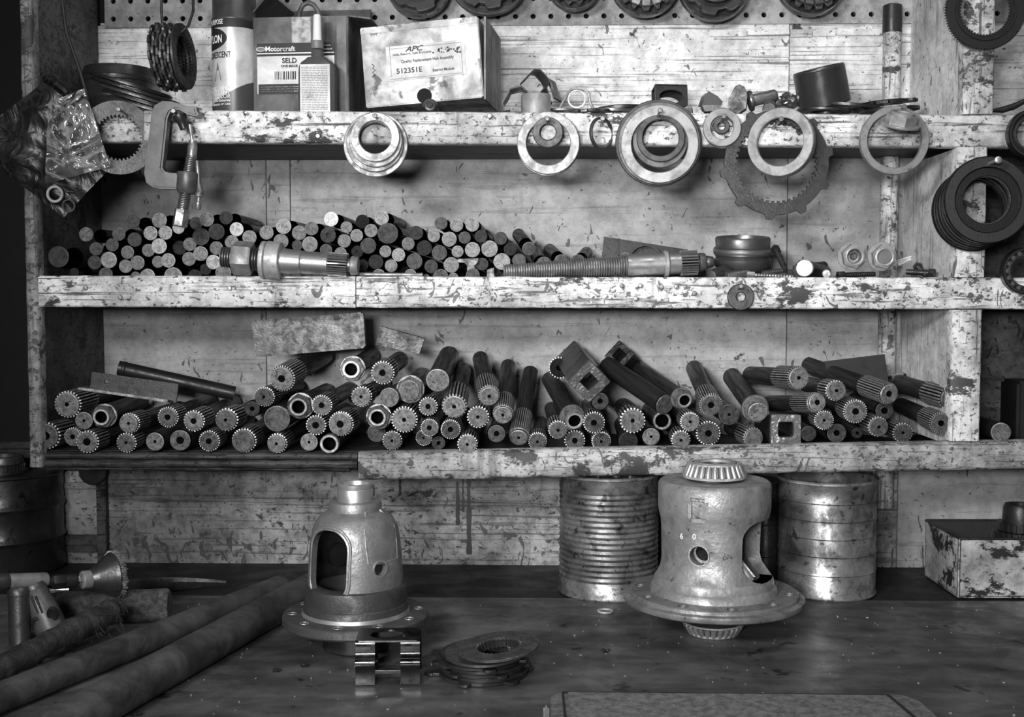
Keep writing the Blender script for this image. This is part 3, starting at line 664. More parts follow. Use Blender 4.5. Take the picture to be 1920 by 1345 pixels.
letter(g, 'Product', .0033, onface(605, 87)+Vector((0, -.0012, 0)), MINKW); letter(g, 'Standards', .0033, onface(605, 94)+Vector((0, -.0012, 0)), MINKW)
letter(g, 'SELD', .0086, onface(528, 117)+Vector((0, -.0012, 0)), MINK); letter(g, 'ONE MADE', .0042, onface(526, 125)+Vector((0, -.0012, 0)), MINK)
lo = MB(); lo.add([(0, 0, 0)] + [(x*.0058, 0, y*.0028) for x, y in circ(1, 28)], [(0, i+1, (i+1) % 28+1) for i in range(28)]); obj('logo_oval', lo.mesh('lo', 0), MINKW, g, T(onface(488, 91)+Vector((0, -.0014, 0))))
lo2 = MB(); lo2.add([(0, 0, 0)] + [(x*.0050, 0, y*.0021) for x, y in circ(1, 28)], [(0, i+1, (i+1) % 28+1) for i in range(28)]); obj('logo_field', lo2.mesh('lo2', 0), MGREYP, g, T(onface(488, 91)+Vector((0, -.0016, 0))))
m = MB(); x = 514; rnd = random.Random(2)
while x < 556: w_ = rnd.choice((.7, 1.0, 1.8, 2.4)); a = onface(x, 140); m.box((a.x, -.0014, a.z), (w_*kk, .0003, 15*kk)); x += w_+rnd.choice((.9, 1.4, 2))
obj('barcode', m, MINK, g)
def fine(par, x0, y0, x1, y1, step, f, mat, thick, seed=1, gap=.12):
    rnd = random.Random(seed); m = MB(); y = y0
    while y < y1:
        x = x0
        while x < x1-2:
            w_ = min(rnd.uniform(4, 11), x1-x); a = f(x+w_/2, y); m.box(a, (w_*kk*.86, .0002, thick*kk)); x += w_
        y += step
    return obj('fine_print', m, mat, par)
fine(g, 486, 161, 600, 172, 4.2, lambda x, y: onface(x, y)+Vector((0, -.0003, 0)), MINKW, 1.4, 4)
# odds poking out of the carton
o = obj('hose_loop', MB().tube([P(x, y, .13)-P(575, 15, .13) for x, y in [(560, 60), (561, 24), (568, 9), (578, 5), (588, 9), (596, 20), (600, 40), (602, 70)]], .0032, 10).mesh('h', 70), MRUB, None, T(P(575, 15, .13)))
tag(o, 'dark bent hose loop poking out of the dark carton', 'hose')
bx = thing('carton_insert', 'black folded sheet sticking up behind the dark carton', 'sheet', T(on(650, .198)))
obj('sheet', MB().box((0, 0, .058), (.075, .003, .116), None, .0006), MBENCHB, bx)
for dx in (-.018, .004, .024): obj('curl', MB().lathe([(.007, 0), (.008, .001), (.008, .012), (.007, .013)], 20), MSTEEL, bx, T(dx, -.004, .106) @ RX(75), .10)
# ---- glue bottle
Yg = .026; p = on(597, Yg); k = S(1, p); hs_ = hpx(113, Yg, 597); wb = 35*k
g = thing('glue_bottle', 'flat grey squeeze bottle with white nozzle in front of the dark carton', 'bottle', T(p) @ RZ(-2))
m = MB(); secs = []
for z, sx_, sy_ in [(0, .92, .9), (.002, .99, .98), (.006, 1, 1), (hs_*.80, 1.0, 1), (hs_*.90, .97, .97), (hs_*.96, .84, .9), (hs_*1.0, .62, .8), (hs_*1.03, .50, .72)]:
    secs.append([(wb*sx_*math.copysign(abs(math.cos(a))**.45, math.cos(a)), .0135*sy_*math.copysign(abs(math.sin(a))**.6, math.sin(a)), z) for a in [2*PI*i/36 for i in range(36)]])
vs = [v for s_ in secs for v in s_]; fs = [(a*36+i, a*36+(i+1) % 36, (a+1)*36+(i+1) % 36, (a+1)*36+i) for a in range(len(secs)-1) for i in range(36)] + [list(range(36)), list(range((len(secs)-1)*36, len(secs)*36))]
m.add(vs, fs); obj('bottle_body', m, MPLASG, g)
zc = hs_*1.02; pf = []
for i in range(4): pf += [(12*k, zc+.001+i*.0022), (12.6*k, zc+.0016+i*.0022), (11.4*k, zc+.0028+i*.0022)]
obj('neck_thread', MB().lathe([(0, zc)] + pf + [(0, zc+.0105)], 28), MPLASG, g, None, 1.3)
z0 = hpx(78, Yg, 597)
pf = [(11*k, z0-.009), (11.5*k, z0-.008), (11.5*k, z0), (9*k, z0+.001), (0, z0+.001)]
obj('cap_collar', MB().lathe([(0, z0-.009)] + pf, 24), MGREYP, g)
ht = hpx(28, Yg, 597)
obj('nozzle', MB().lathe([(8.6*k, z0+.0008), (8.2*k, z0+.004), (7.2*k, ht-.002), (6.2*k, ht), (0, ht)], 24), MPLASW, g)
lw = 28*k; lh = hpx(123, Yg, 597)
obj('label', MB().box((0, -.0141, lh/2+.001), (lw*2, .0006, lh-.004), None, .0002), MPAPER, g)
kk = k
fine(g, -26, 4, 24, 84, 3.1, lambda x, y: Vector((x*k, -.0146, lh-.002-y*k)), MGREYP, 1.3, 8)
# ---- white carton
Yw = .045; tl, tr, br, bl = P(682, 48, Yw), P(905, 31, Yw), P(907, 186, Yw), P(683, 199, Yw)
wv = (tr-tl); wd = wv.length; ht = (tl-bl).length; roll = math.degrees(math.atan2(wv.z, wv.x)); dp = .135
c0 = (bl+br)/2
g = thing('hub_carton', 'oil-stained white carton with a printed bearing label on the top shelf', 'box', T(c0) @ RY(-roll) @ RZ(-6))
obj('carton_body', MB().box((0, dp/2, ht/2), (wd, dp, ht), None, .0012), MCARDW, g)
obj('open_side', MB().box((wd/2+.0008, dp/2, ht/2), (.0012, dp*.97, ht*.97)), MEDGE, g)
obj('side_flap', MB().box((.0, dp*.48, 0), (.0022, dp*.96, ht*1.02), None, .0004), MEDGE, g, T(wd/2+.006, 0, ht*.48) @ RY(4))
obj('top_fold', MB().box((0, .001, ht-.0045), (wd*1.002, .0035, .009), None, .001), MCARDW, g)
kk = S(1, c0)
def wf(x, y):   # pixels on the carton face -> local
    d = P(x, y, Yw)-c0; e = wv.normalized(); u = Vector((-e.z, 0, e.x)); return Vector((d.dot(e), -.0006, d.dot(u)))
a, b = wf(726, 148), wf(873, 86)
def wl(name, x0, y0, x1, y1, mat, off): 
    a, b = wf(x0, (y0+y1)/2), wf(x1, (y0+y1)/2); obj(name, MB().box((0, 0, 0), ((b-a).length, .0004, abs(y1-y0)*kk), None, .0001), mat, g, T((a+b)/2+Vector((0, -off, 0))))
wl('label', 724, 82, 874, 146, MPAPER, .0002)
fr_ = MB()
for x0, y0, x1, y1 in ((731, 86, 867, 86.8), (731, 143, 867, 143.8), (731, 86, 731.8, 143.6), (867, 86, 867.8, 143.6)):
    a, b = wf((x0+x1)/2, (y0+y1)/2), 0; fr_.box((a.x, -.0012, a.z), (max(.0005, (x1-x0)*kk), .0003, max(.0005, (y1-y0)*kk)))
obj('label_frame', fr_, MGREYP, g)
ev = Vector((0, -.0008, 0))
letter(g, 'APC', .0088, wf(760, 97)+ev, MINK, .35, wide=1.25); letter(g, 'Hubs, Bearings, Seals & U-Joints', .0038, wf(736, 104.5)+ev, MINK, wide=.98)
letter(g, 'Quality Replacement Hub Assembly', .0052, wf(752, 118)+ev, MINK, wide=.86); letter(g, '512351E', .0088, wf(743, 138)+ev, MINK, wide=1.05); letter(g, 'Bearing Module', .0050, wf(812, 135)+ev, MINK, wide=.86)
rnd = random.Random(9); sm = MB()
for i in range(26):
    a = wf(rnd.uniform(812, 864), rnd.uniform(90, 100)); q = rnd.uniform(.0006, .0016)
    sm.add([(0, 0, 0)] + [(x*q*rnd.uniform(.6, 1.4), 0, y*q*rnd.uniform(.6, 1.3)) for x, y in circ(1, 9)], [(0, j+1, (j+1) % 9+1) for j in range(9)], T(a+ev))
obj('ink_smudge', sm.mesh('sm', 0), MINK, g)
pts = [(695, 118), (700, 122), (697, 127), (703, 130), (697, 134), (702, 139), (696, 142)]
obj('scribble', MB().tube([wf(*q)+Vector((0, .0002, 0)) for q in pts], .0005, 5), MINK, g)
obj('arch_hole', MB().lathe([(0, 0), (14*kk, 0), (14*kk, -.001), (0, -.001)], 30), MBLK, g, T(wf(796, 180)+Vector((0, -.0006, 0))) @ RX(90))
g = thing('carton_tray', 'dark tray under the tilted white carton', 'tray', T(P(800, 205, .05).x, .05, ZT))
x0, x1 = P(684, 205, .05).x, P(925, 205, .05).x
obj('tray_front', MB().box((0, 0, .008), (x1-x0-.006, .004, .015), None, .001), MDARK, g, T((x0+x1)/2-g.location.x, .006, 0)); obj('tray_floor', MB().box((0, .06, .002), (x1-x0-.004, .11, .003)), MDARK, g, T((x0+x1)/2-g.location.x, .002, 0))
obj('roller', MB().lathe([(0, 0), (.0055, 0), (.006, .001), (.006, .08), (0, .08)], 18), MSTEEL, g, T(.024, .0, .009) @ RY(82), .12)
p = P(803, 197, .012); k = S(1, p); g = thing('hub_stud', 'black round-ended stud poking out under the white carton', 'stud', FACE(P(806, 197, .012), 0, -8))
obj('stud_body', MB().lathe([(0, 0), (10*k, -.001), (14*k, -.004), (15*k, -.008), (15*k, -.06), (0, -.06)], 28), MDARK, g); obj('stud_cap', MB().lathe([(0, .0006), (5*k, .0004), (6*k, -.001), (0, -.001)], 20), MSTEEL, g, None, .03)
# ------------------------------------------------------------------ loose sheet-metal bits, centre
def bent(name, label, pts, w, th, M, mat, tone, cat='bracket', sm=30):
    """strip of sheet bent along pts (x,z), depth w along y"""
    m = MB(); n = len(pts); vs = []; fs = []
    for i, (x, z) in enumerate(pts):
        a = Vector(pts[max(0, i-1)]); b = Vector(pts[min(n-1, i+1)]); t = (b-a).normalized(); nx, nz = -t.y*th/2, t.x*th/2
        vs += [(x+nx, -w/2, z+nz), (x+nx, w/2, z+nz), (x-nx, w/2, z-nz), (x-nx, -w/2, z-nz)]
    for i in range(n-1):
        for k in range(4): fs.append((i*4+k, i*4+(k+1) % 4, (i+1)*4+(k+1) % 4, (i+1)*4+k))
    fs += [(0, 1, 2, 3), (4*n-4, 4*n-3, 4*n-2, 4*n-1)]
    m.add(vs, fs); return tag(obj(name, m.mesh(name, sm), mat, None, M, tone), label, cat)
k = S(1, P(1000, 180, .06))
def L2(pts, o): return [((x-o[0])*k, -(y-o[1])*k) for x, y in pts]
o0 = (962, 208)
bent('sheet_bracket', 'dark bent sheet bracket leaning at the white carton corner', L2([(950, 238), (946, 208), (942, 196), (952, 180), (957, 170), (978, 165), (990, 176), (992, 200)], o0), .040, .0018, T(P(962, 208, .07).x, .075, P(962, 208, .07).z), MDARK, 1.3)
bent('sheet_bracket', 'dark curved sheet piece standing up in the pale sleeve', L2([(979, 152), (997, 132), (1008, 133), (1020, 145), (1026, 156), (1020, 165), (1024, 178), (1030, 196)], (1000, 190)), .034, .0018, T(P(1000, 190, .07).x, .082, P(1000, 190, .07).z) @ RZ(12), MDARK, 1.3)
bent('sheet_bracket', 'flat dark sheet leaning right behind the pale sleeve', L2([(1033, 150), (1046, 188)], (1040, 170)), .030, .0022, T(P(1040, 170, .09).x, .09, P(1040, 170, .09).z) @ RZ(-18), MDARK, 1.0)
p = on(1005, .05); k5 = S(1, p)
g = thing('pale_sleeve', 'short pale metal sleeve standing among bent brackets', 'sleeve', T(p+Vector((0, 0, .0032))))
h = hpx(178, .05, 1005)-.0032
obj('sleeve_wall', MB().lathe([(24*k5, 0), (27.5*k5, 0), (28*k5, .001), (28*k5, h-.001), (27*k5, h), (25*k5, h), (24.5*k5, h-.001), (24.5*k5, 0)], 40), MRING, g, None, .34)
obj('base_plate', MB().ringp(circ(48*k5, 40), circ(20*k5, 40), -.003, -.0005), MSTEEL, g, None, .12)
# wire tab
g = thing('wire_tab', 'bright thin looped tab standing on the top shelf', 'tab', FACE(on(1080, .07)))
k = S(1, P(1080, 190, .07)); hh = hpx(212, .07, 1080)
def q2(x, y): return Vector(((x-1080)*k, hpx(y, .07, 1080), 0))
obj('wire', MB().tube([q2(*a) for a in [(1048, 206), (1056, 190), (1063, 178), (1070, 168), (1082, 166), (1096, 168), (1104, 176), (1106, 192), (1112, 204)]], .0018, 8), MSTEEL, g, None, .45)
obj('eye', MB().ringp(circ(17*k, 32), circ(14.5*k, 32), -.001, .001), MSTEEL, g, T(q2(1081, 186)), .5)
# flat discs and a sprocket-edged cap
def flatdisc(px, py, ro, ri, Y, th, label, tone, tilt=(0, 0), out=None, name='flat_ring', mat=None, dome=None, group=None):
    p = P(px, py, Y); k = S(1, p)
    g = thing(name, label, 'disc', T(p) @ RX(tilt[0]) @ RY(tilt[1]), group)
    o = [(x*k, y*k) for x, y in out] if out else circ(ro*k, 56)
    obj('plate', MB().ringp(o, circ(ri*k, len(o)), -th, 0, None, .0004), mat or MSTEEL, g, None, tone)
    obj('inner_lip', MB().lathe([(ri*k*1.02, 0), (ri*k*1.1, .0012), (ri*k*1.16, .0012), (ri*k*1.22, 0)], 48), mat or MSTEEL, g, None, tone*1.2)
    return g
flatdisc(1100, 208, 50, 22, .055, .003, 'dark lobed plate lying below the bright wire tab', .10, (4, -3), out=lugs(40, 9, 9, 90, .26))
flatdisc(1055, 209, 60, 24, .10, .003, 'long dark plate lying behind the lobed plate', .13, (3, 2))
flatdisc(1150, 206, 48, 26, .075, .004, 'grey flat ring lying left of the big ring stack, lower', .16, (4, 2))
flatdisc(1162, 199, 40, 20, .080, .004, 'dark flat ring lying left of the big ring stack, upper', .07, (5, -3))
# square bracket with an oval hole
g = thing('square_bracket', 'dark square bracket with an arched opening behind the big ring stack', 'bracket', FACE(on(1261, .085), 6, -10))
k = S(1, P(1261, 180, .085)); z0 = hpx(196, .085, 1261)
o = []; i_ = []
for n in range(48):
    a = 2*PI*n/48; c, s_ = math.cos(a), math.sin(a); q = min(31/max(1e-6, abs(c)), 21/max(1e-6, abs(s_))); o.append((c*q*k, s_*q*k)); i_.append((c*23*k, s_*13*k-.001))
obj('front_plate', MB().ringp(o, i_, -.003, 0), MDARK, g, T(0, z0+20*k, 0)); obj('rear_plate', MB().ringp(o, [(x*.9, y*.8) for x, y in i_], -.024, -.021), MDARK, g, T(0, z0+20*k, 0))
obj('roof_plate', MB().box((0, z0+40*k, -.012), (62*k, .003, .024), None, .0005), MDARK, g); obj('foot', MB().box((0, (z0-.001)/2, -.012), (50*k, z0+.001, .02), None, .0005), MDARK, g)
# wedges, ogive bits, headed pin
def chip(label, pts, Y, th, tone, mat=None, name='metal_wedge', cat='wedge', yaw=0, tilt=0):
    cx = sum(x for x, y in pts)/len(pts); cy = sum(y for x, y in pts)/len(pts); o = P(cx, cy, Y)
    pr = [((P(x, y, Y)-o).x, (P(x, y, Y)-o).z) for x, y in pts]
    g = thing(name, label, cat, FACE(o, yaw, tilt))
    obj('front_face', MB().prism(pr, -.0012, 0), mat or MSTEEL, g, None, tone); obj('body', MB().prism([(x*.94, y*.94) for x, y in pr], -th, -.0011), mat or MSTEEL, g, None, tone*.55)
    return g
chip('grey wedge-shaped steel piece right of the square bracket', [(1316, 197), (1322, 178), (1329, 171), (1346, 180), (1356, 190), (1354, 197)], .06, .02, .22, yaw=10)
chip('flat steel key under the wedge piece', [(1316, 197), (1352, 197), (1350, 207), (1322, 209)], .045, .02, .2)
chip('faceted dark steel knuckle beside the headed pin', [(1365, 185), (1378, 162), (1386, 158), (1396, 163), (1402, 176), (1398, 204), (1384, 213), (1366, 205)], .055, .02, .05, yaw=-14, name='steel_knuckle', cat='knuckle')
chip('small pale folded chip next to the big ring stack', [(1298, 200), (1310, 203), (1322, 214), (1316, 222), (1300, 212)], .03, .012, .42, name='metal_chip', cat='chip')
def shaftlike(name, label, cat, a, b, Ya, Yb, parts, group=None):
    """parts: (name, [(r px, t)], mat, tone, seg) lathed along the pixel line a->b"""
    A, B = P(*a, Ya), P(*b, Yb); L = (B-A).length; k = S(1, (A+B)/2)
    g = thing(name, label, cat, AX(A, B-A), group)
    for nm, pf, mt, tn, sg in parts: obj(nm, MB().lathe([(r_*k, t*L) for r_, t in pf], sg), mt, g, None, tn)
    return g
shaftlike('headed_pin', 'steel pin with a round flange lying on the top shelf', 'pin', (1404, 190), (1458, 178), .05, .05,
    [('flange', [(0, 0), (19, 0), (20, .04), (19, .12), (0, .12)], MSTEEL, .13, 32), ('pin', [(0, .12), (11.5, .12), (11.5, .9), (9, .97), (5, 1), (0, 1)], MSTEEL, .24, 28)])
shaftlike('dark_cup', 'dark round tab behind the top of the oval-looking rings', 'tab', (1442, 206), (1444, 200), -.004, .02, [('disc', [(0, 0), (12, 0), (13, .2), (13, .8), (0, 1)], MSTEEL, .12, 24), ('stem', [(0, .9), (6, .9), (6, 1.5), (0, 1.5)], MSTEEL, .1, 12)])
# crumpled foil-like swarf
m = MB(); rnd = random.Random(4); bm = bmesh.new(); bmesh.ops.create_icosphere(bm, subdivisions=3, radius=1)
for v in bm.verts: f = rnd.uniform(.75, 1.15); v.co = Vector((v.co.x*.017*f, v.co.y*.012*f, v.co.z*.010*f))
me = bpy.data.meshes.new('swarf'); bm.to_mesh(me); bm.free()
tag(obj('crumpled_foil', me, MCHROME, None, T(P(1478, 190, .09))), 'crumpled bright foil lump between the headed pin and dark cup', 'foil')
# tilted socket cup
A = P(1541, 164, .07); k = S(1, A)
g = thing('socket_cup', 'dark smooth cylindrical cup lying tilted on the top shelf', 'cup', T(A) @ RY(-14) @ RX(10))
obj('cup_wall', MB().lathe([(0, -.0225), (46*k, -.0225), (48*k, -.021), (48*k, .021), (46*k, .0225), (43*k, .0225), (42*k, .020), (42*k, -.018), (0, -.018)], 48), metal('smooth_black_cup', .05, .3, .5, 20, .8, 1.2, None, .05, .0003), g)
obj('cup_lip', MB().lathe([(43*k, .0225), (44*k, .0235), (46*k, .0235), (46.5*k, .0222)], 48), MSTEEL, g, None, .08)
flatdisc(1590, 199, 66, 34, .075, .004, 'dark disc under the tilted cup', .05, (4, 6)); flatdisc(1660, 190, 58, 30, .095, .004, 'dark disc leaning at the pipe foot', .035, (5, -5), out=lugs(52, 7, 8, 96, .2))
flatdisc(1545, 206, 50, 24, .045, .003, 'lowest dark plate right of the oval-looking rings', .06, (3, 3)); flatdisc(1668, 204, 54, 26, .05, .004, 'dark plate under the disc beside the pipe', .045, (3, -4))
o = obj('cable_end', MB().tube([P(x, y, .04)-P(1890, 205, .04) for x, y in [(1858, 208), (1880, 206), (1900, 200), (1925, 188)]], [.0015, .004, .004, .003], 10), MDARK, None, T(P(1890, 205, .04)))
tag(o, 'dark cable end on the top shelf right of the post', 'cable')
# ================================================================== middle shelf: heap of round bars
def conv(lst, sc, ox, oy): return [(ox+x/sc, oy+y/sc, r/sc, t, f) for x, y, r, t, f in lst]
c1 = [(240,557,92,.10,''),(455,363,62,.26,'n'),(345,690,40,.05,''),(565,490,57,.16,''),(548,606,60,.12,''),(680,588,70,.42,''),(682,453,57,.2,''),(749,362,58,.22,''),(866,258,62,.16,'c'),(877,415,62,.16,'d'),
 (841,517,57,.26,''),(812,635,58,.36,''),(906,610,62,.3,''),(640,705,60,.2,''),(975,720,66,.5,''),(885,722,40,.3,''),(985,495,56,.36,''),(1092,243,65,.4,''),(1025,356,61,.6,''),(1157,352,60,.6,'c'),
 (1090,468,67,.75,''),(1075,597,52,.36,''),(1172,597,62,.55,''),(1215,480,62,.08,''),(1270,310,52,.7,''),(1392,268,57,.2,''),(1515,243,62,.34,''),(1668,222,58,.1,''),(1587,338,70,.1,''),(1762,322,60,.95,''),
 (1430,390,75,.14,''),(1337,440,58,.3,''),(1435,532,64,.4,''),(1575,480,58,.3,''),(1698,428,60,.42,''),(1335,570,60,.36,''),(1550,605,63,.7,''),(1220,705,80,.42,''),(1355,720,66,.08,''),(1440,668,50,.08,''),(1635,690,70,.32,'')]
c2 = [(40,330,52,.42,'c'),(140,290,52,.4,'c'),(267,255,56,.6,''),(383,290,53,.36,''),(468,265,50,.3,'c'),(465,378,57,.4,''),(375,385,38,.16,''),(245,345,55,.4,''),(625,198,52,1.25,''),(603,313,56,.12,'h'),
 (732,255,43,.36,'d'),(707,355,49,.4,''),(805,315,46,.4,''),(827,205,50,.04,''),(903,278,48,.36,''),(975,187,53,.6,''),(1028,297,75,.15,''),(880,388,58,.15,''),(585,420,45,.2,''),(690,440,45,.3,''),(790,425,45,.07,'h'),
 (1013,430,43,.36,''),(1108,455,48,.52,''),(932,507,54,.08,''),(830,525,42,.06,''),(1042,530,46,.42,''),(955,600,50,.3,''),(1190,600,45,.3,''),(1170,367,47,.3,''),(1225,297,51,.1,''),(1280,400,56,.08,''),
 (1218,500,58,.2,''),(1332,535,49,.14,''),(1393,437,56,.2,''),(1355,315,46,.42,''),(1410,227,47,.2,''),(1519,238,48,.42,''),(1635,237,50,.45,''),(1468,340,54,.4,''),(1577,328,45,.2,'d'),(1698,322,46,.1,'d'),
 (1529,430,43,.4,''),(1637,418,55,.46,''),(1757,408,60,.46,''),(1838,332,48,.14,''),(1478,525,57,.4,''),(1848,500,61,.5,'n'),(1405,610,56,.2,''),(1500,618,36,.3,''),(1640,600,50,.2,''),(1705,520,45,.12,''),(1300,618,26,.2,''),(1905,410,48,.07,'')]
c3 = [(280,415,50,.24,'n'),(460,445,56,.2,''),(705,425,52,.16,''),(1045,405,48,.24,'')]
bars = conv(c1, 4.571, 60, 360) + conv(c2, 3.84, 460, 360) + conv(c3, 3.84, 900, 380)
def relax(it, zfloor, Y, lim, shrink=1.0, iters=80):
    pts = []
    for x, y, r, *_ in it: p = P(x, y, Y); pts.append([p.x, p.z, S(r*shrink, p), p.x, p.z])
    lim *= .00064
    for _ in range(iters):
        for i in range(len(pts)):
            for j in range(i):
                a, b = pts[i], pts[j]; dx, dz = a[0]-b[0], a[1]-b[1]; d = math.hypot(dx, dz) or 1e-6; o = a[2]+b[2]-d
                if o > 0: dx, dz = dx/d*o*.5, dz/d*o*.5; a[0] += dx; a[1] += dz; b[0] -= dx; b[1] -= dz
        for a in pts:
            a[0] = max(a[3]-lim, min(a[3]+lim, a[0])); a[1] = max(a[4]-lim, min(a[4]+lim, a[1]))
            if zfloor is not None: a[1] = max(a[1], zfloor+a[2])
    return pts
pos = relax(bars, Z2, .03, 5)
ORD = ['first','second','third','fourth','fifth','sixth','seventh','eighth','ninth','tenth','eleventh','twelfth','thirteenth','fourteenth','fifteenth','sixteenth','seventeenth','eighteenth','nineteenth','twentieth','twenty-first','twenty-second','twenty-third','twenty-fourth','twenty-fifth','twenty-sixth','twenty-seventh','twenty-eighth','twenty-ninth','thirtieth','thirty-first','thirty-second','thirty-third']
def rows(ys, h, base): return [max(0, int((base-y)/h)) for y in ys]
ROWN = ['lowest row', 'second row up', 'third row up', 'fourth row up', 'top row', 'top row', 'top row']
rw = [min(4, q) for q in rows([b[1] for b in bars], 24, 524)]
def bar_meshes(kind):
    if kind == 'h': pf = [(0, .5), (.26, .45), (.3, .02), (.92, 0), (1, .08), (1, .3)]
    elif kind == 'c': pf = [(0, .02), (.3, .0), (.34, .05), (.62, .03), (.66, 0), (.93, 0), (1, .08), (1, .3)]
    elif kind == 'd': pf = [(0, .14), (.12, .13), (.5, .07), (.8, 0), (.94, 0), (1, .07), (1, .3)]
    elif kind == 'n': pf = [(0, 0), (.95, 0), (1, .05), (1, .3)]
    else: pf = [(0, .012), (.9, 0), (1, .09), (1, .3)]
    m = MB(); m.lathe(pf[:-2], 28)
    m.cur = 1; m.lathe(pf[-3:-1], 28); m.cur = 2; m.lathe(pf[-2:], 28); e = m.mesh('end_face')
    if kind == 'n':
        e = boolcut(MB().lathe(pf + [(0, .3)], 28).mesh('e'), [MB().box((0, 0, 0), (2.4, .16, .2), RZ(35)).mesh('c')])
    return e
BM = {k_: bar_meshes(k_) for k_ in ('', 'h', 'c', 'd', 'n')}
BODY = MB().lathe([(.99, .29), (.99, .98), (.9, 1), (0, 1)], 24).mesh('shank')
def mkbar(loc, r, L, kind, tone, label, d=(0, 1, 0), roll=0, group='round bars heaped on the middle shelf', nm='round_bar'):
    g = thing(nm, label, 'bar', AX(loc, d, roll), group)
    obj('end_face', BM[kind], (MEND, MFACE2, MBAR), g, SC(r), tone)
    obj('shank', BODY, MBAR, g, T(0, 0, r*.01) @ SC(r, r, L), 1.0)
    return g
byrow = {}
for i, q in enumerate(rw): byrow.setdefault(q, []).append(i)
rank = {}
for q, l in byrow.items():
    for n, i in enumerate(sorted(l, key=lambda i: bars[i][0])): rank[i] = n
rnd = random.Random(11)
for i, (x, y, r, t, kd) in enumerate(bars):
    tw = 'near-black' if t < .07 else 'dark' if t < .13 else 'dull grey' if t < .22 else 'grey' if t < .38 else 'pale' if t < .58 else 'bright'
    sz = 'thick ' if r > 17.5 else 'thin ' if r < 11.3 else ''
    ft = {'h': ' with drilled centre', 'c': ' with ringed face', 'd': ' with dished face', 'n': ' with a scored line', '': ''}[kd]
    lab = f'{sz}{tw} heaped bar{ft}, {ROWN[rw[i]]}, {ORD[rank[i]]} from left'
    t = t*1.25 if t > .25 else t
    px, pz_, rr = pos[i][:3]
    y0 = .022 + .018*rnd.random() + (.012 if t < .1 else 0) - (.006 if r > 15 else 0)
    mkbar(Vector((px, y0, pz_)), rr*.985, .168 - .02*rnd.random(), kd, t, lab, (rnd.uniform(-.015, .015), 1, rnd.uniform(-.004, .012)), rnd.uniform(0, 360))
# slanting bars at the right end of the heap
def slant(a, b, Ya, Yb, r, tone, label, nm='round_bar'):
    A, B = P(*a, Ya), P(*b, Yb); return mkbar(A, S(r, A), (B-A).length, '', tone, label, B-A, 20, nm=nm)
slant((992, 467), (972, 440), .03, .14, 13, .16, 'dark tilted bar lying on top of the heap at its right end')
slant((1052, 490), (1030, 468), .035, .15, 12.5, .2, 'slanting bar right of the heap, just behind the long threaded shaft')
slant((1018, 500), (1004, 474), .05, .16, 13.5, .1, 'dark slanting bar between the heap and the long threaded shaft')
slant((1085, 491), (1100, 474), .06, .17, 12.5, .25, 'bar with pale end lying behind the long threaded shaft')
# small steel profile pieces at the heap foot
chip('small dark H-shaped plate standing at the foot of the bar heap', [(858, 486), (897, 484), (896, 492), (889, 498), (890, 506), (898, 512), (899, 521), (872, 521), (876, 510), (876, 498), (870, 492), (858, 492)], .024, .004, .06, name='profile_plate', cat='plate')
chip('small grey tab standing at the foot of the bar heap', [(913, 506), (926, 502), (927, 521), (913, 521)], .024, .004, .06, name='profile_plate', cat='plate')
shaftlike('thin_rod', 'thin pale rod lying along the middle shelf edge', 'rod', (672, 514.5), (793, 515.5), .012, .012, [('rod', [(0, 0), (3.2, 0), (3.6, .01), (3.6, .99), (3, 1), (0, 1)], MSTEEL, .3, 14), ('tip', [(3.9, .965), (4.2, .97), (4.2, .99), (3.9, .995)], MSTEEL, .2, 14)])
# ------------------------------------------------------------------ pinion shafts lying along the shelf
def shaft_long(name, label, a, b, Ya, Yb, items):
    A, B = P(*a, Ya), P(*b, Yb); L = (B-A).length; k = S(1, (A+B)/2); ax = b[0]-a[0]
    g = thing(name, label, 'shaft', AX(A, B-A))
    for it in items:
        nm, x0, x1, r0, r1, kind, mt, tn = it; z0, z1 = (x0-a[0])/ax*L, (x1-a[0])/ax*L
        if kind == 'spl': me = MB(); me.prism(gear(r0*k*.84, r0*k*.16, 26), z0, z1); me.m = [0, 0] + [(1, 0, 2, 0)[q_ % 4] for q_ in range(104)]; me = me.mesh('spline', 0); mt = (mt, MGREASE, MMACH)
        elif kind == 'hex': me = MB().lathe([(0, z0), (r0*k*.9, z0), (r0*k, z0+(z1-z0)*.12), (r0*k, z1-(z1-z0)*.12), (r0*k*.9, z1), (0, z1)], 6, RZ(20))
        elif kind == 'thr': me = MB().lathe([(r_*k, z0+t*(z1-z0)) for r_, t in thread(r0, r1, int((x1-x0)/4.6))], 28)
        else: me = MB().lathe([(0, z0), (r0*k*.93, z0), (r0*k, z0+.001), (r1*k, z1-.001), (r1*k*.93, z1), (0, z1)], 36)
        obj(nm, me, mt, g, None, tn)
    return g
shaft_long('pinion_shaft', 'stub shaft with large hex nut, collar and splined tip before the bar heap', (416, 482), (674, 499), -.004, -.004,
  [('thread', 416, 440, 19, 20, 'thr', MSTEEL, .16), ('hex_nut', 438, 474, 33, 33, 'hex', MRING, .26), ('thread', 472, 492, 22, 22, 'thr', MSTEEL, .12), ('flange_ring', 490, 500, 35, 35, 'cyl', MRING, .5),
   ('collar', 501, 528, 36, 35, 'cyl', MRING, .42), ('journal', 526, 566, 24, 22, 'cyl', MMACH, .8), ('journal', 566, 617, 21.5, 20.5, 'cyl', MMACH, .65), ('spline', 617, 652, 22, 22, 'spl', MSTEEL, .3), ('neck', 650, 660, 13, 13, 'cyl', MSTEEL, .15), ('tip', 658, 672, 18, 17, 'cyl', MRING, .25)])
